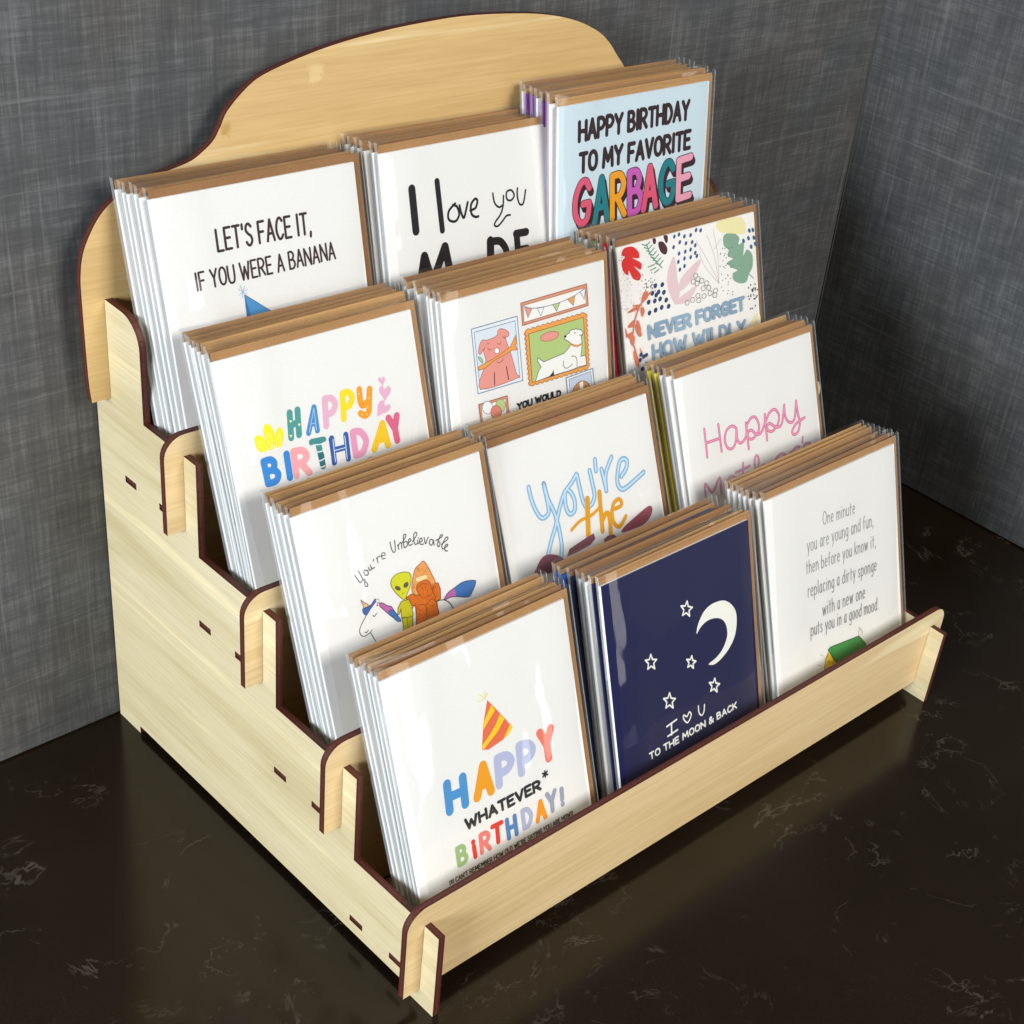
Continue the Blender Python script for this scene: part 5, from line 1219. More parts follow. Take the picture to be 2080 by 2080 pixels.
s 8c3c08 0.27 0|53.69,71.74 53.76,71.31
s 8c3c08 0.27 0|55.34,68.47 55.4,68.04
s 8c3c08 0.27 0|60.14,68.59 60.21,68.15
s 8c3c08 0.27 0|47.64,67.97 47.7,67.54
s 8c3c08 0.27 0|49.07,68.48 49.13,68.05
s 8c3c08 0.27 0|52.79,62.85 52.86,62.42
s 8c3c08 0.27 0|54.34,66.79 54.4,66.36
s 8c3c08 0.27 0|50.77,69.11 50.83,68.68
s 8c3c08 0.27 0|50.03,66.31 50.09,65.87
s 8c3c08 0.27 0|55.37,73.94 55.43,73.51
s 8c3c08 0.27 0|50.95,71.81 51.02,71.38
s 8c3c08 0.27 0|58.1,72.31 58.17,71.87
s 8c3c08 0.27 0|56.3,65.57 56.36,65.14
s 8c3c08 0.27 0|48.11,68.25 48.17,67.82
s 8c3c08 0.27 0|49.87,75.95 49.93,75.52
s 8c3c08 0.27 0|56.04,72.1 56.11,71.67
s 8c3c08 0.27 0|59,67.34 59.06,66.9
s 8c3c08 0.27 0|50.78,65.33 50.84,64.9
s 8c3c08 0.27 0|47.21,67.69 47.28,67.26
s 8c3c08 0.27 0|49.31,75.75 49.37,75.32
s 8c3c08 0.27 0|59.35,64.09 59.42,63.66
s 8c3c08 0.27 0|51.6,75.5 51.67,75.07
s 8c3c08 0.27 0|59.67,64.23 59.74,63.79
s 8c3c08 0.27 0|59.33,72.5 59.39,72.07
s 8c3c08 0.27 0|56.08,70.3 56.15,69.87
s 8c3c08 0.27 0|51.08,72.35 51.14,71.92
s 8c3c08 0.27 0|55.96,70.43 56.02,70
s 8c3c08 0.27 0|53.65,74.49 53.71,74.06
s 8c3c08 0.27 0|57.87,65.13 57.93,64.7
s 8c3c08 0.27 0|58.19,68.35 58.26,67.91
s 8c3c08 0.27 0|58.55,66.92 58.61,66.48
s b87430 0.22 0|55.84,80.54 55.91,80.11
s b87430 0.22 0|56.95,80.71 57.01,80.28
s b87430 0.21 0|52.87,83.16 52.93,82.74
s b87430 0.21 0|53.56,82.91 53.63,82.49
s b87430 0.22 0|57.9,80.14 57.96,79.71
s b87430 0.22 0|57.33,81.79 57.4,81.36
s b87430 0.21 0|54.82,79.91 54.89,79.48
s b87430 0.22 0|56.11,80.89 56.18,80.46
s b87430 0.22 0|55.29,82.16 55.35,81.74
s b87430 0.21 0|53.17,82.68 53.24,82.25
s b87430 0.21 0|54.5,81.55 54.57,81.13
s b87430 0.22 0|58.04,81.09 58.11,80.66
s b87430 0.21 0|53.76,82.13 53.83,81.7
s b87430 0.21 0|53.14,82.3 53.2,81.88
s b87430 0.21 0|53.51,81.59 53.57,81.16
s b87430 0.21 0|51.88,80.79 51.94,80.36
p d4d424 1|39.7,82.61 42.53,84 46.34,83.57 48.81,82.25 49.13,80.13 48.07,77.11 45.85,74.15 44.27,72.33 42.59,73.59 40.24,77.08 38.98,80.19
s 707818 0.31 1|39.7,82.61 42.53,84 46.34,83.57 48.81,82.25 49.13,80.13 48.07,77.11 45.85,74.15 44.27,72.33 42.59,73.59 40.24,77.08 38.98,80.19 39.7,82.61
p 585848 0|43.1,76.96 42.69,76.8 42.13,76.89 41.52,77.2 40.99,77.68 40.63,78.22 40.52,78.73 40.68,79.1 41.07,79.26 41.63,79.18 42.24,78.86 42.78,78.39 43.14,77.84 43.26,77.33
p 585848 0|46.89,77.2 46.33,76.94 45.72,76.91 45.2,77.09 44.85,77.47 44.75,77.96 44.92,78.46 45.33,78.88 45.89,79.14 46.5,79.18 47.03,78.99 47.37,78.62 47.47,78.13 47.3,77.62
s 707818 0.21 1|43.58,75.44 43.95,74.8 44.6,75.26
p c4bc1c 0|42.46,72.11 46.1,71.69 47.02,68.66 46.85,64.28 46.35,63.77 41,65.35 41.63,69.19 40.43,67.24 39.64,67.19 40.25,70.01
s 606010 0.32 0|42.46,72.11 46.1,71.69 47.02,68.66 46.85,64.28 46.35,63.77 41,65.35 41.63,69.19 40.43,67.24 39.64,67.19 40.25,70.01 42.46,72.11
p c4bc1c 0|41.29,64.9 43.57,64.59 46.38,63.93 45.64,59.57 43.06,59.48 40.99,59.89
s 606010 0.32 0|41.29,64.9 43.57,64.59 46.38,63.93 45.64,59.57 43.06,59.48 40.99,59.89 41.29,64.9
s 606010 0.27 1|43.69,64.21 43.31,59.73
p b868a8 0|63.55,65.27 66.09,67.52 69.57,68.4 71.67,66.64 70.33,64.3 66.81,65.18
p 3c74b8 0|69.57,68.4 74.77,69.42 80.38,68.21 81.15,66.89 78.52,63.57 76.1,62.11 69.91,64.27 69.99,66.52
s 283060 0.34 1|63.55,65.27 66.09,67.52 69.57,68.4 74.77,69.42 80.38,68.21 81.15,66.89 78.52,63.57 76.1,62.11 69.94,64.44 66.81,65.18 63.55,65.27
s 30302c 0.39 1|59.82,65.89 63.17,65.41 65.93,63.05 67.27,59.77''',
'youre': '''s 86aed0 2.46 1|18.67,103.25 19,97.73 20.57,91.6 22.92,87.84 26.19,88.05 27.74,90.77 27.37,102.38
s 86aed0 2.49 1|27.55,102.15 28.28,95.21 30.47,88.48 31.16,84.32 31.63,79.13 31.43,71.96 29.79,66.33
s 86aed0 2.49 1|21.9,69.01 25.72,75.67 29.91,81.85 34.49,89.72 38.49,94.93 43.46,98.07 46.97,100.96
s 86aed0 2.52 1|38.56,95.26 37.79,89.76 38.36,85.99 39.9,84.42 42.51,85.4 43.42,89.45 42.4,93.37 40.56,95.72
s 86aed0 2.53 1|47.34,100.49 47.76,93.89 48.34,87.92 49.91,84.16
s 86aed0 2.57 1|55.24,100.31 55.61,94.41 55.75,88.55 53.54,85.21 50.44,84.36
s 86aed0 2.56 1|59.53,104.29 59.02,99.19
s 86aed0 2.58 1|62.48,98.9 63.18,92.13 63.34,88.42
s 86aed0 2.58 1|63.41,89.86 64.56,96.1 69.74,102.61
s 86aed0 2.62 1|73.91,92.22 77.52,94.84 78.93,97.74 77.34,99.68 74.43,99.05 71.79,93.95 71.02,89.39 73.07,86.18 77.72,86.63 88.2,90.01
s bfe0f6 1.03 1|18.67,103.25 19,97.73 20.57,91.6 22.92,87.84 26.19,88.05 27.74,90.77 27.37,102.38
s bfe0f6 1.04 1|27.55,102.15 28.28,95.21 30.47,88.48 31.16,84.32 31.63,79.13 31.43,71.96 29.79,66.33
s bfe0f6 1.04 1|21.9,69.01 25.72,75.67 29.91,81.85 34.49,89.72 38.49,94.93 43.46,98.07 46.97,100.96
s bfe0f6 1.06 1|38.56,95.26 37.79,89.76 38.36,85.99 39.9,84.42 42.51,85.4 43.42,89.45 42.4,93.37 40.56,95.72
s bfe0f6 1.06 1|47.34,100.49 47.76,93.89 48.34,87.92 49.91,84.16
s bfe0f6 1.08 1|55.24,100.31 55.61,94.41 55.75,88.55 53.54,85.21 50.44,84.36
s bfe0f6 1.07 1|59.53,104.29 59.02,99.19
s bfe0f6 1.08 1|62.48,98.9 63.18,92.13 63.34,88.42
s bfe0f6 1.08 1|63.41,89.86 64.56,96.1 69.74,102.61
s bfe0f6 1.1 1|73.91,92.22 77.52,94.84 78.93,97.74 77.34,99.68 74.43,99.05 71.79,93.95 71.02,89.39 73.07,86.18 77.72,86.63 88.2,90.01
s e0a01c 2.98 1|51.05,88.17 48.06,71.57
s e0a01c 1.65 1|38.75,77.17 44.57,79.66 51.41,80.03 57.19,81.87
s e0a01c 2.58 1|58.9,89.04 58.11,81.58 56.96,70.87
s e0a01c 2.6 1|58.34,75.98 60.26,77.96 62.19,77.71 62.5,74.65 61.81,68.17
s e0a01c 2.1 1|64.89,78.71 70.43,78.83 71.36,80.77 69.71,82.39 66.44,81.19 64.66,77.67 64.59,72.86 66.93,69.86 69.59,70.5 72.72,73.24
p 885464 1|13.99,64.52 15.01,67.05 18.47,70.18 22.32,70.86 27.07,69.25 30.66,66.4 31.44,63.57 23.56,61.91
p 885464 0|33.44,66.18 35.52,69.13 40.49,70.03 46.48,70.98 51.47,71.56 51.93,68.82 48.5,66.99 40.62,66.32
p 885464 0|56.8,66.84 59.49,67.81 63.82,67.13 65.3,64.77 57.56,63.6
p 984c5c 1|68.46,66.55 70.69,68.64 78.35,71.07 87.11,73.4 89.62,72.99 90.25,71.08 88,67.98 82.86,65.83 73.14,65.96
s 6c3c50 0.22 0|74.25,66.35 76.05,69.92
s 6c3c50 0.22 0|75.8,66.91 77.46,70.3
s 6c3c50 0.22 0|77.35,67.46 78.88,70.67
s 6c3c50 0.22 0|78.91,68.02 80.29,71.05
s 6c3c50 0.22 0|80.47,68.58 81.72,71.43
s 6c3c50 0.22 0|82.03,69.13 83.14,71.81
s 6c3c50 0.22 0|83.6,69.69 84.57,72.19''',
'mother': '''s c05888 1.44 1|15.68,103.04 15.37,89.1
s c05888 1.47 1|25.79,102.71 25.91,89.06
s c05888 1.46 1|16.24,96.04 25.46,95.77
s c05888 1.48 1|38.4,97.31 35.29,99.41 31.08,98.13 29.01,93.69 30.47,89.53 33.75,88.36 36.75,91.02 38.4,97.31 38,92.34 39.5,89.51 42.62,89.93 45.13,92.6 45.63,98.24
s c05888 1.5 1|45.63,98.24 45.61,92.45 45.55,84.93
s c05888 1.51 1|45.82,96.48 49.41,99.51 52.93,99.17 54.87,95.54 54.55,92.2 51.28,89.74 48.09,89.14 45.87,91.01 46.81,93.46 49.36,93.39 51.97,90.73 55.5,90.2 59.25,93.91 60.33,98.75
s c05888 1.53 1|60.33,98.75 59.96,91.98 59.89,85.44
s c05888 1.54 1|60.47,94.93 63.67,98.47 67.99,99.3 70.83,95.73 69.31,91.32 64.68,88.87 61.23,90.23 61.43,92.93 63.78,92.93 68.03,89.96 72.4,90.76 75.69,99.53
s c05888 1.57 1|75.63,99.19 75.74,93.27 78.64,89.65 82.57,90.6 85.28,99.25
s c05888 1.58 1|85.23,98.92 85.58,92.54 86.41,87.39 84.11,83.14 80.78,82.71 79.76,84.77 83.76,87.81 90.49,89.02
s f49cc0 0.72 1|15.68,103.04 15.37,89.1
s f49cc0 0.73 1|25.79,102.71 25.91,89.06
s f49cc0 0.73 1|16.24,96.04 25.46,95.77
s f49cc0 0.74 1|38.4,97.31 35.29,99.41 31.08,98.13 29.01,93.69 30.47,89.53 33.75,88.36 36.75,91.02 38.4,97.31 38,92.34 39.5,89.51 42.62,89.93 45.13,92.6 45.63,98.24
s f49cc0 0.75 1|45.63,98.24 45.61,92.45 45.55,84.93
s f49cc0 0.75 1|45.82,96.48 49.41,99.51 52.93,99.17 54.87,95.54 54.55,92.2 51.28,89.74 48.09,89.14 45.87,91.01 46.81,93.46 49.36,93.39 51.97,90.73 55.5,90.2 59.25,93.91 60.33,98.75
s f49cc0 0.77 1|60.33,98.75 59.96,91.98 59.89,85.44
s f49cc0 0.77 1|60.47,94.93 63.67,98.47 67.99,99.3 70.83,95.73 69.31,91.32 64.68,88.87 61.23,90.23 61.43,92.93 63.78,92.93 68.03,89.96 72.4,90.76 75.69,99.53
s f49cc0 0.78 1|75.63,99.19 75.74,93.27 78.64,89.65 82.57,90.6 85.28,99.25
s f49cc0 0.79 1|85.23,98.92 85.58,92.54 86.41,87.39 84.11,83.14 80.78,82.71 79.76,84.77 83.76,87.81 90.49,89.02
s c87ca0 1.31 1|10.84,69.88 11.48,76.82 15.98,70.93 22.08,76.82 21.94,68.3
s c87ca0 1.34 1|33.94,73.05 30.24,74.92 26.84,72.91 26.1,69.02 29.79,67.13 33.16,68.81 34.6,71.11 36.71,71.48
s c87ca0 1.35 1|40.14,79.03 39.19,72.42 41.39,68.95
s c87ca0 1.35 1|34.18,75.73 44.76,76.21
s c87ca0 1.36 1|48.6,71.54 48.66,77.77 50.63,80.11 51.98,77.44 50.43,73.05 48.6,71.54 50.05,67.94
s c87ca0 1.38 1|49.7,71.89 54.74,73.8 57.07,72.02 57.95,67.89
s c87ca0 1.39 1|63.34,71.48 70.36,71.77 72.34,73.98 69.38,75.59 64.86,74.17 63.74,70.65 66.46,67.69 71.98,68.45
s c87ca0 1.41 1|75.46,69.85 76.74,74.41
s c87ca0 1.42 1|76.47,72.72 80.76,75.67 83.97,75.23
s c87ca0 1.42 1|87.49,79.49 86.73,77.06
s c87ca0 1.44 1|92.76,74.91 88.42,75.49 87.47,72.93 89.96,71.11 87,69.87
s e4a8c4 0.57 1|10.84,69.88 11.48,76.82 15.98,70.93 22.08,76.82 21.94,68.3
s e4a8c4 0.58 1|33.94,73.05 30.24,74.92 26.84,72.91 26.1,69.02 29.79,67.13 33.16,68.81 34.6,71.11 36.71,71.48
s e4a8c4 0.59 1|40.14,79.03 39.19,72.42 41.39,68.95
s e4a8c4 0.59 1|34.18,75.73 44.76,76.21
s e4a8c4 0.6 1|48.6,71.54 48.66,77.77 50.63,80.11 51.98,77.44 50.43,73.05 48.6,71.54 50.05,67.94
s e4a8c4 0.6 1|49.7,71.89 54.74,73.8 57.07,72.02 57.95,67.89
s e4a8c4 0.61 1|63.34,71.48 70.36,71.77 72.34,73.98 69.38,75.59 64.86,74.17 63.74,70.65 66.46,67.69 71.98,68.45
s e4a8c4 0.62 1|75.46,69.85 76.74,74.41
s e4a8c4 0.62 1|76.47,72.72 80.76,75.67 83.97,75.23
s e4a8c4 0.62 1|87.49,79.49 86.73,77.06
s e4a8c4 0.63 1|92.76,74.91 88.42,75.49 87.47,72.93 89.96,71.11 87,69.87''',
'whatever': '''p e4704c 0|48.44,95.94 44.37,86.07 41.91,76.15 45.08,74.77 53.57,75.88 59.01,79.06 55.97,84.33 51.5,91.39
p f4cc20 0|50.16,92.97 51.66,90.08 46.88,86.4 43.79,83.89 44.49,86.71 47.1,89.75
p f4cc20 0|53.63,87.39 55.58,84.49 51.1,80.44 44.67,76.91 42.39,75.66 42.25,77.95 47.04,80.77 50.94,84
p f4cc20 0|58.32,81.25 58.98,78.86 56.26,76.85 53.12,75.72 55.72,78.48
s e8dc80 0.36 0|47.47,96.81 43.63,97.01
s e8dc80 0.36 0|47.47,96.81 44.65,100.21
s e8dc80 0.36 0|47.47,96.81 47.84,100.08
s e8dc80 0.36 0|47.47,96.81 49.23,98.84
s e8dc80 0.36 0|47.47,96.81 48.82,98.8
g 4c94d0 4.01|21.38,57.45 29.44,56.91 22.19,69.48|H
g eea01c 4.11|35.78,56.95 43.12,56.56 37.4,69.61|A
g b4bcdc 3.95|47.76,57.3 54.86,56.46 48.81,69.13|P
g b4bcdc 4.02|60.16,57.46 67.06,56.41 60.83,69.57|P
g ec7c68 3.94|72.52,57.63 78.62,57.14 72.63,70.59|Y
t 28262a 1.41 5.7|27.33,45.26 48.68,45.06 69.4,44.97|WHATEVER
t 28262a 0.87 4.01|70.5,49.18 74.01,49.06|*
g 98b880 2.17|21.4,32.37 25.42,32.16 21.69,40|B
g dc3830 2.2|29.51,32.09 30.49,32.03 29.54,39.89|i
g e87c74 2.21|33.52,32.28 37.81,32.06 34.2,40.15|R
g dc3428 2.23|40.07,32.93 45.09,32.68 40.73,40.84|T
g 4c80bc 2.26|48.35,31.83 52.62,31.75 48.63,40.27|H
g acb4d4 2.29|57.08,32.42 61.4,32.21 57.42,40.52|D
g ee980c 2.32|64.65,32.15 69.04,31.93 65.4,40.32|A
g 98a0b8 2.34|71.3,33.11 75.74,32.9 71.65,41.72|Y
g 98a0b8 2.36|78.8,33.34 80.05,33.21 79.33,40.58|!
t 30282c 0.39 2.49|15.08,25.74 49.32,25.52 84.24,25.66|(*I CAN'T REMEMBER HOW OLD WE'RE SAYING YOU ARE NOW!)''',
'moon': '''p f4f4ec 1|56.21,80.62 57.71,84.94 61.93,89.46 67.35,91.28 74.69,90.58 79.74,87.5 83.34,82.29 83.59,75.94 81.45,69.67 76.98,65.09 71.3,62.2 66.39,61.24 62.91,62.48 63.18,63.08 68.84,64.36 73.42,67.27 76.62,72.32 76.1,77.99 73.27,81.77 68.7,83.87 63.48,84.3 59.15,82.87
s f4f4ec 0.8 0|51.7,98.56 52.23,95.76 54.8,94.36 52.47,93.62 52.58,90.86 50.62,93.22 48.13,92.93 49.23,95.11 47.6,97.66 50.23,96.68 51.7,98.56
s f4f4ec 0.78 0|26.12,82.08 26.94,79.29 29.47,78.21 27.42,77.14 27.85,74.33 25.76,76.48 23.51,75.83 24.26,78.22 22.45,80.61 24.99,79.96 26.12,82.08
s f4f4ec 0.82 0|51.96,71.3 52.28,68.92 54.39,67.57 52.4,67.12 52.37,64.8 50.82,66.91 48.7,66.83 49.73,68.59 48.45,70.84 50.63,69.83 51.96,71.3
s f4f4ec 0.85 0|66.01,54.29 66.53,51.55 68.99,50.1 66.78,49.47 66.89,46.79 65.01,49.15 62.64,48.96 63.68,51.04 62.11,53.57 64.62,52.52 66.01,54.29
s f4f4ec 0.81 0|35.67,59.16 36.43,56.13 39.12,54.76 36.85,53.8 37.18,50.78 35.02,53.24 32.54,52.75 33.48,55.22 31.63,57.91 34.35,57.01 35.67,59.16
s f4f4ec 0.91 0|35.19,43.78 34.77,38.07
s f4f4ec 0.91 0|32.11,43.4 38.71,44.22
s f4f4ec 0.91 0|32.26,38.39 38.75,38.92
s f4f4ec 0.74 1|45.43,39.72 43.26,42.64 43.66,44.44 45.56,42.83 47.29,44.46 48.46,42.77 47.42,40.84 45.43,39.72
s f4f4ec 0.75 1|53.6,44.93 53.75,41.29 55.44,39.36 57.06,40.67 57.72,43.98
t f4f4ec 0.81 3.91|19.45,31.49 48.59,32.18 79.84,32.67|TO THE MOON & BACK''',
'sponge': '''t 949494 0.53 6.95|41.76,107.14 67.74,105.21|One minute
t 949494 0.52 7.3|28.53,97.24 54.97,95.57 82.21,93.78|you are young and fun,
t 949494 0.52 7.19|26.6,86.24 53.97,84.23 83.31,82.13|then before you know it,
t 949494 0.53 7.45|26.75,73.88 54.32,71.56 82.97,69.22|replacing a dirty sponge
t 949494 0.54 7.61|37.05,60.33 72.29,57.66|with a new one
t 949494 0.54 7.4|26.9,52.85 53.92,50.1 82.89,47.2|puts you in a good mood.
p f0c82c 0|40.36,39.81 37.6,37 35.85,31.68 44.98,28.24 45.97,32.18
s 8c7010 0.42 0|40.36,39.81 37.6,37 35.85,31.68 44.98,28.24 45.97,32.18 40.36,39.81
s a88414 0.43 0|40.68,33.72 40.57,33.5 40.32,33.39 39.96,33.4 39.59,33.55 39.26,33.78 39.04,34.07 38.98,34.36 39.09,34.58 39.34,34.69 39.69,34.67 40.07,34.53 40.4,34.29 40.62,34 40.68,33.72
s a88414 0.42 0|39.89,37.43 39.81,37.2 39.62,37.06 39.37,37.04 39.1,37.14 38.87,37.34 38.72,37.61 38.68,37.88 38.77,38.11 38.95,38.24 39.2,38.27 39.47,38.17 39.71,37.97 39.86,37.7 39.89,37.43
s a88414 0.43 0|43.57,32.21 43.47,32.03 43.26,31.93 42.95,31.94 42.63,32.06 42.34,32.27 42.15,32.52 42.1,32.76 42.19,32.95 42.41,33.05 42.71,33.03 43.04,32.91 43.33,32.71 43.51,32.46 43.57,32.21
p 2c8c3c 0|39.84,40.86 41.78,41.59 65.21,38.94 70.97,32.08 66.87,27.02 45.9,31.35 44.17,33.28
s 14501c 0.53 0|39.84,40.86 41.78,41.59 65.21,38.94 70.97,32.08 66.87,27.02 45.9,31.35 44.17,33.28 39.84,40.86
s 1c6c2c 0.43 0|40.36,39.81 46.3,31.62
s 1c6c2c 0.44 0|46.55,31.53 70.87,30.8
p f0c82c 0|45.9,31.35 70.87,30.8 69.1,21.81 44.75,25.74
s 8c7010 0.43 0|45.9,31.35 70.87,30.8 69.1,21.81 44.75,25.74 45.9,31.35
s b0a890 0.32 1|33.59,40.61 35.67,38.99
s b0a890 0.32 1|30.65,35.77 33.04,34.87
s b0a890 0.33 1|66.22,43.32 65.1,40.7 65.27,39.61
s b0a890 0.33 1|66.22,43.32 68.53,39.48 66.54,39.15''',
}

# ------------------------------------------------------------------ cards
def card_mesh(w, h, y0, mat):
    """folded card seen end-on as a C: two leaves joined by a rounded spine at the left"""
    mb = MB()
    t, gap = 0.4, 0.45
    o = [(w, 0), (0.35, 0), (0.08, .18), (0, (2 * t + gap) / 2), (0.08, 2 * t + gap - .18), (0.35, 2 * t + gap), (w, 2 * t + gap), (w, t + gap), (0.9, t + gap), (0.9, t), (w, t)]
    n = len(o)
    tr = tessellate_polygon([[Vector((p[0], p[1], 0)) for p in o]])
    vs = [(p[0], y0 + p[1], 0) for p in o] + [(p[0], y0 + p[1], h) for p in o]
    fs = [tuple(q) for q in tr] + [tuple(n + i for i in q[::-1]) for q in tr] + [(i, (i + 1) % n, n + (i + 1) % n, n + i) for i in range(n)]
    mb.add(vs, fs, mat)
    return mb.mesh('card')

def envelope_mesh(w, h, y0, rnd):
    """kraft envelope: body and a flap folded over the top edge"""
    mb = MB()
    m = KRAFT[rnd.choice((0, 0, 1, 2))]
    d = rnd.uniform(.75, 1.1)
    e = d / 2
    lo = rnd.uniform(.3, 2.4)            # the gummed flap sits a little lower than the fold
    def fold(c, hh, r):
        return [(c - r * math.cos(R(a)), hh - r + r * math.sin(R(a))) for a in (0, 45, 90, 135, 180)]
    hs = (h, h - lo) if rnd.random() < .6 else (h - lo, h)
    prof = [(y0, 0)] + fold(y0 + e / 2, hs[0], e / 2 - .03) + [(y0 + e, h - lo - 1.6)] + fold(y0 + e * 1.5, hs[1], e / 2 - .03) + [(y0 + d, h - 42), (y0 + d - .3, h - 42), (y0 + d - .3, h - lo - 4), (y0 + .5, h - lo - 4), (y0 + .5, 0)]
    n = len(prof)
    tr = tessellate_polygon([[Vector((p[0], p[1], 0)) for p in prof]])
    K = 8
    vs, fs = [], []
    ph = rnd.uniform(0, 6)
    for k in range(K + 1):
        x = w * k / K
        dy = 0.12 * math.sin(x * .06 + ph)
        vs += [(x, p[0] + dy * (p[1] / h), p[1]) for p in prof]
    for k in range(K):
        fs += [(k * n + i, k * n + (i + 1) % n, (k + 1) * n + (i + 1) % n, (k + 1) * n + i) for i in range(n)]
    fs += [tuple(q) for q in tr] + [tuple(K * n + i for i in q[::-1]) for q in tr]
    mb.add(vs, fs, m)
    return mb.mesh('envelope'), d

def sleeve_mesh(x0, x1, z0, z1, ya, yb, rnd, fine):
    """clear film pouch: a wavy front sheet, a back sheet and soft folded sides; small ears at the top corners"""
    mb = MB()
    nx, nz = (14, 16) if fine else (5, 6)
    a1, a2, a3 = rnd.uniform(0, 6), rnd.uniform(0, 6), rnd.uniform(.5, 1.2)
    vs = []
    for j in range(nz + 1):
        v = j / nz
        for i in range(nx + 1):
            u = i / nx
            x = x0 + (x1 - x0) * u
            ear = 1.8 * (abs(2 * u - 1) ** 14) if j == nz else 0
            z = z0 + (z1 - z0) * v + ear
            e = min(u, 1 - u, .12) / .12
            crease = 0
            # creases that run down from the upper right corner
            q = (1 - u) - 0.30 * (1 - v)
            crease += 0.75 * math.exp(-(q / .045) ** 2) * (1 - abs(2 * v - 1.1))
            q = (1 - u) - 0.62 * (1 - v) * a3
            crease += 0.5 * math.exp(-(q / .06) ** 2) * v
            left = (1.7 if fine else 0) * math.exp(-((u - .13 - .03 * math.sin(5 * v + a1)) / .07) ** 2) * (.55 + .45 * math.sin(4 * v + a2))
            wob = 0.22 * math.sin(5.2 * u + a1) * math.sin(4.1 * v + a2) + 0.16 * math.sin(9 * u + 3 * v + a2)
            y = ya + (yb - ya) * .45 * (1 - e) ** 2 - e * (0.16 + 0.5 * abs(wob) + max(crease, 0) + max(left, 0))
            vs.append((x, y, z))
    g = nx + 1
    mb.add(vs, [(j * g + i, j * g + i + 1, (j + 1) * g + i + 1, (j + 1) * g + i) for j in range(nz) for i in range(nx)], film, True)
    m = 4
    vs2 = []
    for j in range(m + 1):
        v = j / m
        for x in (x0, x0 + 1.2, x1 - 1.2, x1):
            vs2.append((x, yb - (0.5 * (yb - ya) if x in (x0, x1) else 0), z0 + (z1 - z0 + 1.2) * v))
    mb.add(vs2, [(j * 4 + i, j * 4 + i + 1, j * 4 + i + 5, j * 4 + i + 4) for j in range(m) for i in range(3)], film, True)
    for xs in (x0, x1):
        q = .5 * (yb - ya)
        mb.add([(xs, ya + q * .9, z0), (xs, yb - q, z0), (xs, ya + q * .9, z1 + 1), (xs, yb - q, z1 + 1), (xs + (.5 if xs == x0 else -.5), ya + .1, z0), (xs + (.5 if xs == x0 else -.5), ya + .1, z1 + .6)], [(0, 1, 3, 2), (0, 2, 5, 4)], film_edge)
    return mb.mesh('sleeve')

INFO = {'banana': (3, 0, 13.2, 9.65, 95.83, 127.87, 123.62),
 'love': (3, 1, 12.1, 116.79, 95.96, 129.55, 123.79),
 'garbage': (3, 2, 7.5, 210.75, 102.42, 138.34, 132.13),
 'hbday': (2, 0, 17.8, 6.8, 95.96, 126.2, 123.79),
 'dogs': (2, 1, 13.0, 111.31, 95.21, 128.14, 122.83),
 'never': (2, 2, 17.3, 224.39, 99.08, 129.27, 127.81),
 'alien': (1, 0, 19.9, 8.43, 94.05, 127.17, 121.32),
 'youre': (1, 1, 22.6, 111.42, 97.33, 124.95, 125.55),
 'mother': (1, 2, 21.5, 226.39, 101.78, 127.22, 131.3),
 'whatever': (0, 0, 19.2, 9.58, 95.57, 126.24, 123.28),
 'moon': (0, 1, 17.3, 122.34, 95.85, 126.35, 123.64),
 'sponge': (0, 2, 18.6, 233.7, 102.46, 129.7, 132.18)}
# look of each front card and of the cards behind it: paper colour, label, colours of the cards behind (front to rear)
WT = 'ececea'
SET = {
 'banana': (WT, "white card reading LET'S FACE IT, IF YOU WERE A BANANA", [WT] * 5),
 'love': (WT, 'white card with black brush lettering I love you, front of the top middle stack', [WT] * 5),
 'garbage': (WT, 'pale blue card reading HAPPY BIRTHDAY TO MY FAVORITE GARBAGE at the top right', ['f0f0f4', 'b48cc4', '7c3c94', 'f0f0f4', '8a4aa4', '7c3c94', 'e0e4ec']),
 'hbday': (WT, 'white card with multicoloured patterned HAPPY BIRTHDAY letters and pink hearts', [WT] * 6),
 'dogs': (WT, 'white card with framed cartoon dogs, bunting and the words YOU WOULD', [WT] * 7),
 'never': ('f6f4f0', 'botanical card with red and green leaves reading NEVER FORGET HOW WILDLY', ['d8d0b8', 'b81820', 'd4c8a0', '8c9c4c', WT, WT]),
 'alien': (WT, "white card reading You're Unbelievable with green alien and shaggy orange figure", [WT] * 5),
 'youre': (WT, "white card with pale blue script you're and mustard the over purple brush marks", [WT] * 4),
 'mother': (WT, "white card with pink script Happy Mother's on the second tier at the right", [WT, WT, 'e8d418', 'dcc814']),
 'whatever': (WT, 'white card with striped party hat reading HAPPY WHATEVER* BIRTHDAY! at the lower left', [WT] * 5),
 'moon': (WT, 'navy blue card with a white crescent moon and stars, front of the bottom middle stack', ['20244c', 'f0f0ec', 'c8d0d8', '1c2444', '2c5ca8', '2c5ca8']),
 'sponge': (WT, 'white card with thin grey poem about a dirty sponge at the lower right', [WT] * 6),
}
SPN = {'banana': 'banana', 'love': 'I love you', 'garbage': 'pale blue favorite garbage', 'hbday': 'patterned HAPPY BIRTHDAY', 'dogs': 'framed dogs', 'never': 'NEVER FORGET botanical', 'alien': 'alien and unicorn', 'youre': 'pale blue script', 'mother': "pink Mother's", 'whatever': 'party hat', 'moon': 'navy moon', 'sponge': 'sponge poem'}
ORD = ['', 'second', 'third', 'fourth', 'fifth', 'sixth', 'seventh', 'eighth']
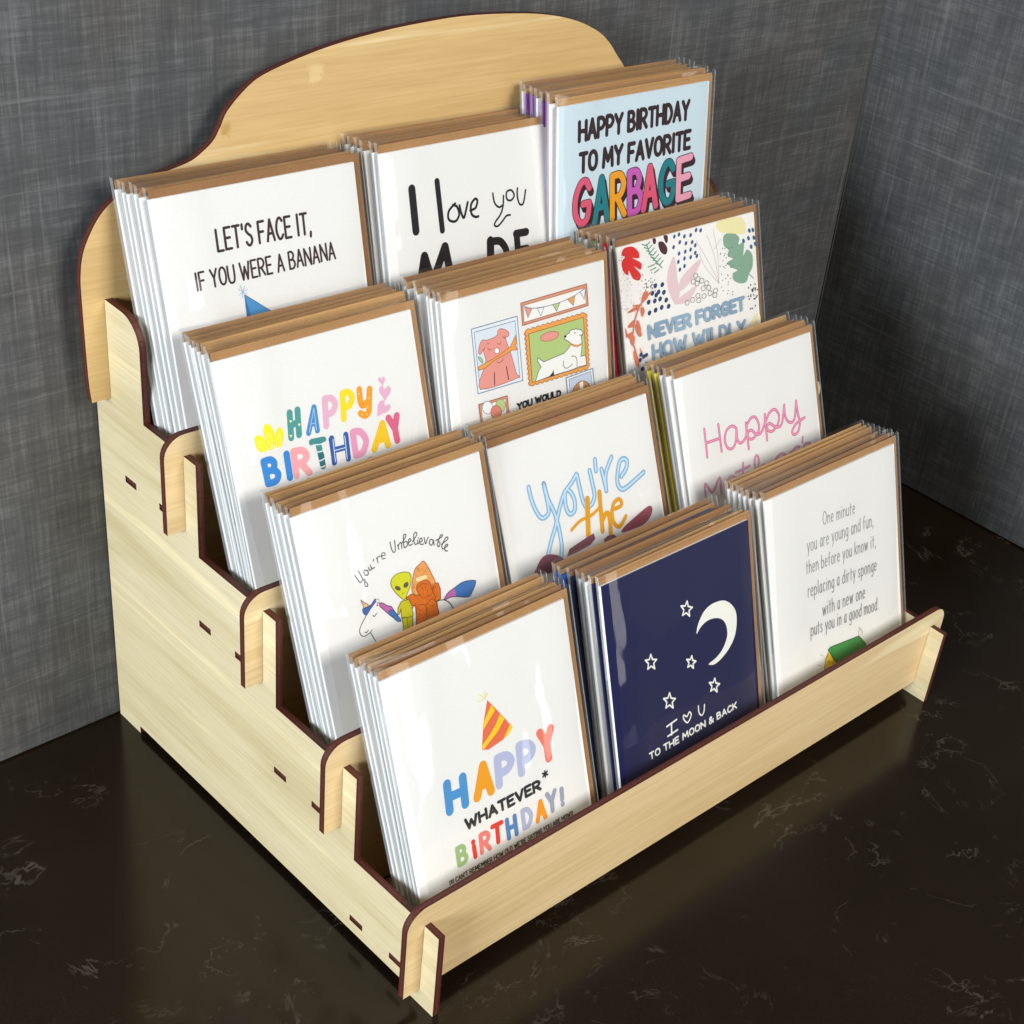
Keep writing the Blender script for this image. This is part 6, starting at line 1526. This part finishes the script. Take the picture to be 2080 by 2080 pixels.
CN = {WT: 'white', 'f0f0f4': 'white', 'b48cc4': 'lilac', '7c3c94': 'purple', '8a4aa4': 'purple', 'e0e4ec': 'pale grey', 'd8d0b8': 'beige', 'b81820': 'red', 'd4c8a0': 'cream', '8c9c4c': 'olive green', 'e8d418': 'yellow', 'dcc814': 'yellow', '20244c': 'navy', 'f0f0ec': 'white', 'c8d0d8': 'pale grey', '1c2444': 'dark navy', '2c5ca8': 'bright blue'}
YB = 4.5
# spread of each stack from front to rear: back, sideways, up
FAN = {'banana': (16.5, -4.2, -1), 'love': (18, -5, -1), 'garbage': (24, 0, 0), 'hbday': (19, 0, 1), 'dogs': (24, -.8, -2), 'never': (20.5, -3.5, -1.5),
       'alien': (15.5, -.6, -2.5), 'youre': (11.5, 0, 1.3), 'mother': (14, -2.6, 0), 'whatever': (17, 0, -1), 'moon': (21, -5.2, -3), 'sponge': (19, -4, -3)}
for key, (row, colm, th, x0, w, top, h) in INFO.items():
    rnd = random.Random(hash(key) % 1 + sum(map(ord, key)))
    pcol, label, behind = SET[key]
    oy, oz = row * SY, row * SZ
    zb0 = top - h                       # where the card foot would sit
    shift = max(0.0, 1.2 - zb0)         # keep it above the shelf
    hh = h - shift
    n = len(behind) + 1
    DY, DX, DZ = FAN[key]
    for k in range(n):
        q = k / (n - 1)
        pb = min(DY, 2.75 * (n - 1)) * q          # how far the foot stands back
        if 0 < k < n - 1:
            pb += rnd.uniform(-.28, .28)
        t = R(th) + (DY * q - pb) / 130
        jx = 0 if k == 0 else DX * q + rnd.uniform(-.9, .5)
        jz = 0 if k == 0 else DZ * q + rnd.uniform(-.3, .7)
        root = empty('greeting_card', (x0 + jx, oy + YB + pb, oz + 13.5 + max(jz, -.7)), (-t + (0 if k == 0 else R(rnd.uniform(-.15, .15))), R(0 if k == 0 else rnd.uniform(-.55, .55)), R(0 if k == 0 else rnd.uniform(-.25, .25))))
        if k == 0:
            lab = label
        else:
            lab = '%s card from the front behind the %s card, %s spine' % (ORD[k], SPN[key], CN[behind[k - 1]])
        tag(root, lab, 'greeting card', 'sleeved greeting cards stacked in the pockets of the stand')
        c = pcol if k == 0 else behind[k - 1]
        zc = zb0 + shift
        co = link('card', card_mesh(w, hh, 0, paper_of(c)), root)
        co.location = (0, 0, zc * U)
        if c != pcol and k: co['label'] = '%s card' % CN[c]
        if k == 0:
            ink = Ink(0)
            if key == 'moon':
                ink.poly([(.5, h - hh + .02), (w, h - hh + .02), (w, h), (.5, h)], '171a47', 0)
            if key == 'garbage':
                ink.poly([(.5, h - hh + .02), (w, h - hh + .02), (w, h), (.5, h)], 'cfe2ec', 0)
            ink.run(ART[key])
            ink.mb.v = [(x, y, z - shift) for x, y, z in ink.mb.v]
            pr = ink.mb.build('printed_design', co)
        ew, eh = w + 3.6 - 1.2, top + 3.3 - .8 + (0 if k == 0 else .3 if k == n - 1 else rnd.uniform(-1.6, .9))
        em, d = envelope_mesh(ew, eh, 1.3, rnd)
        eo = link('envelope', em, root)
        eo.location = (1.2 * U, 0, .8 * U)
        sm = sleeve_mesh(-1.0, w + 4.9, 0.1, top + 3.9, -.22, 1.6 + d, rnd, k == 0)
        link('sleeve', sm, root)
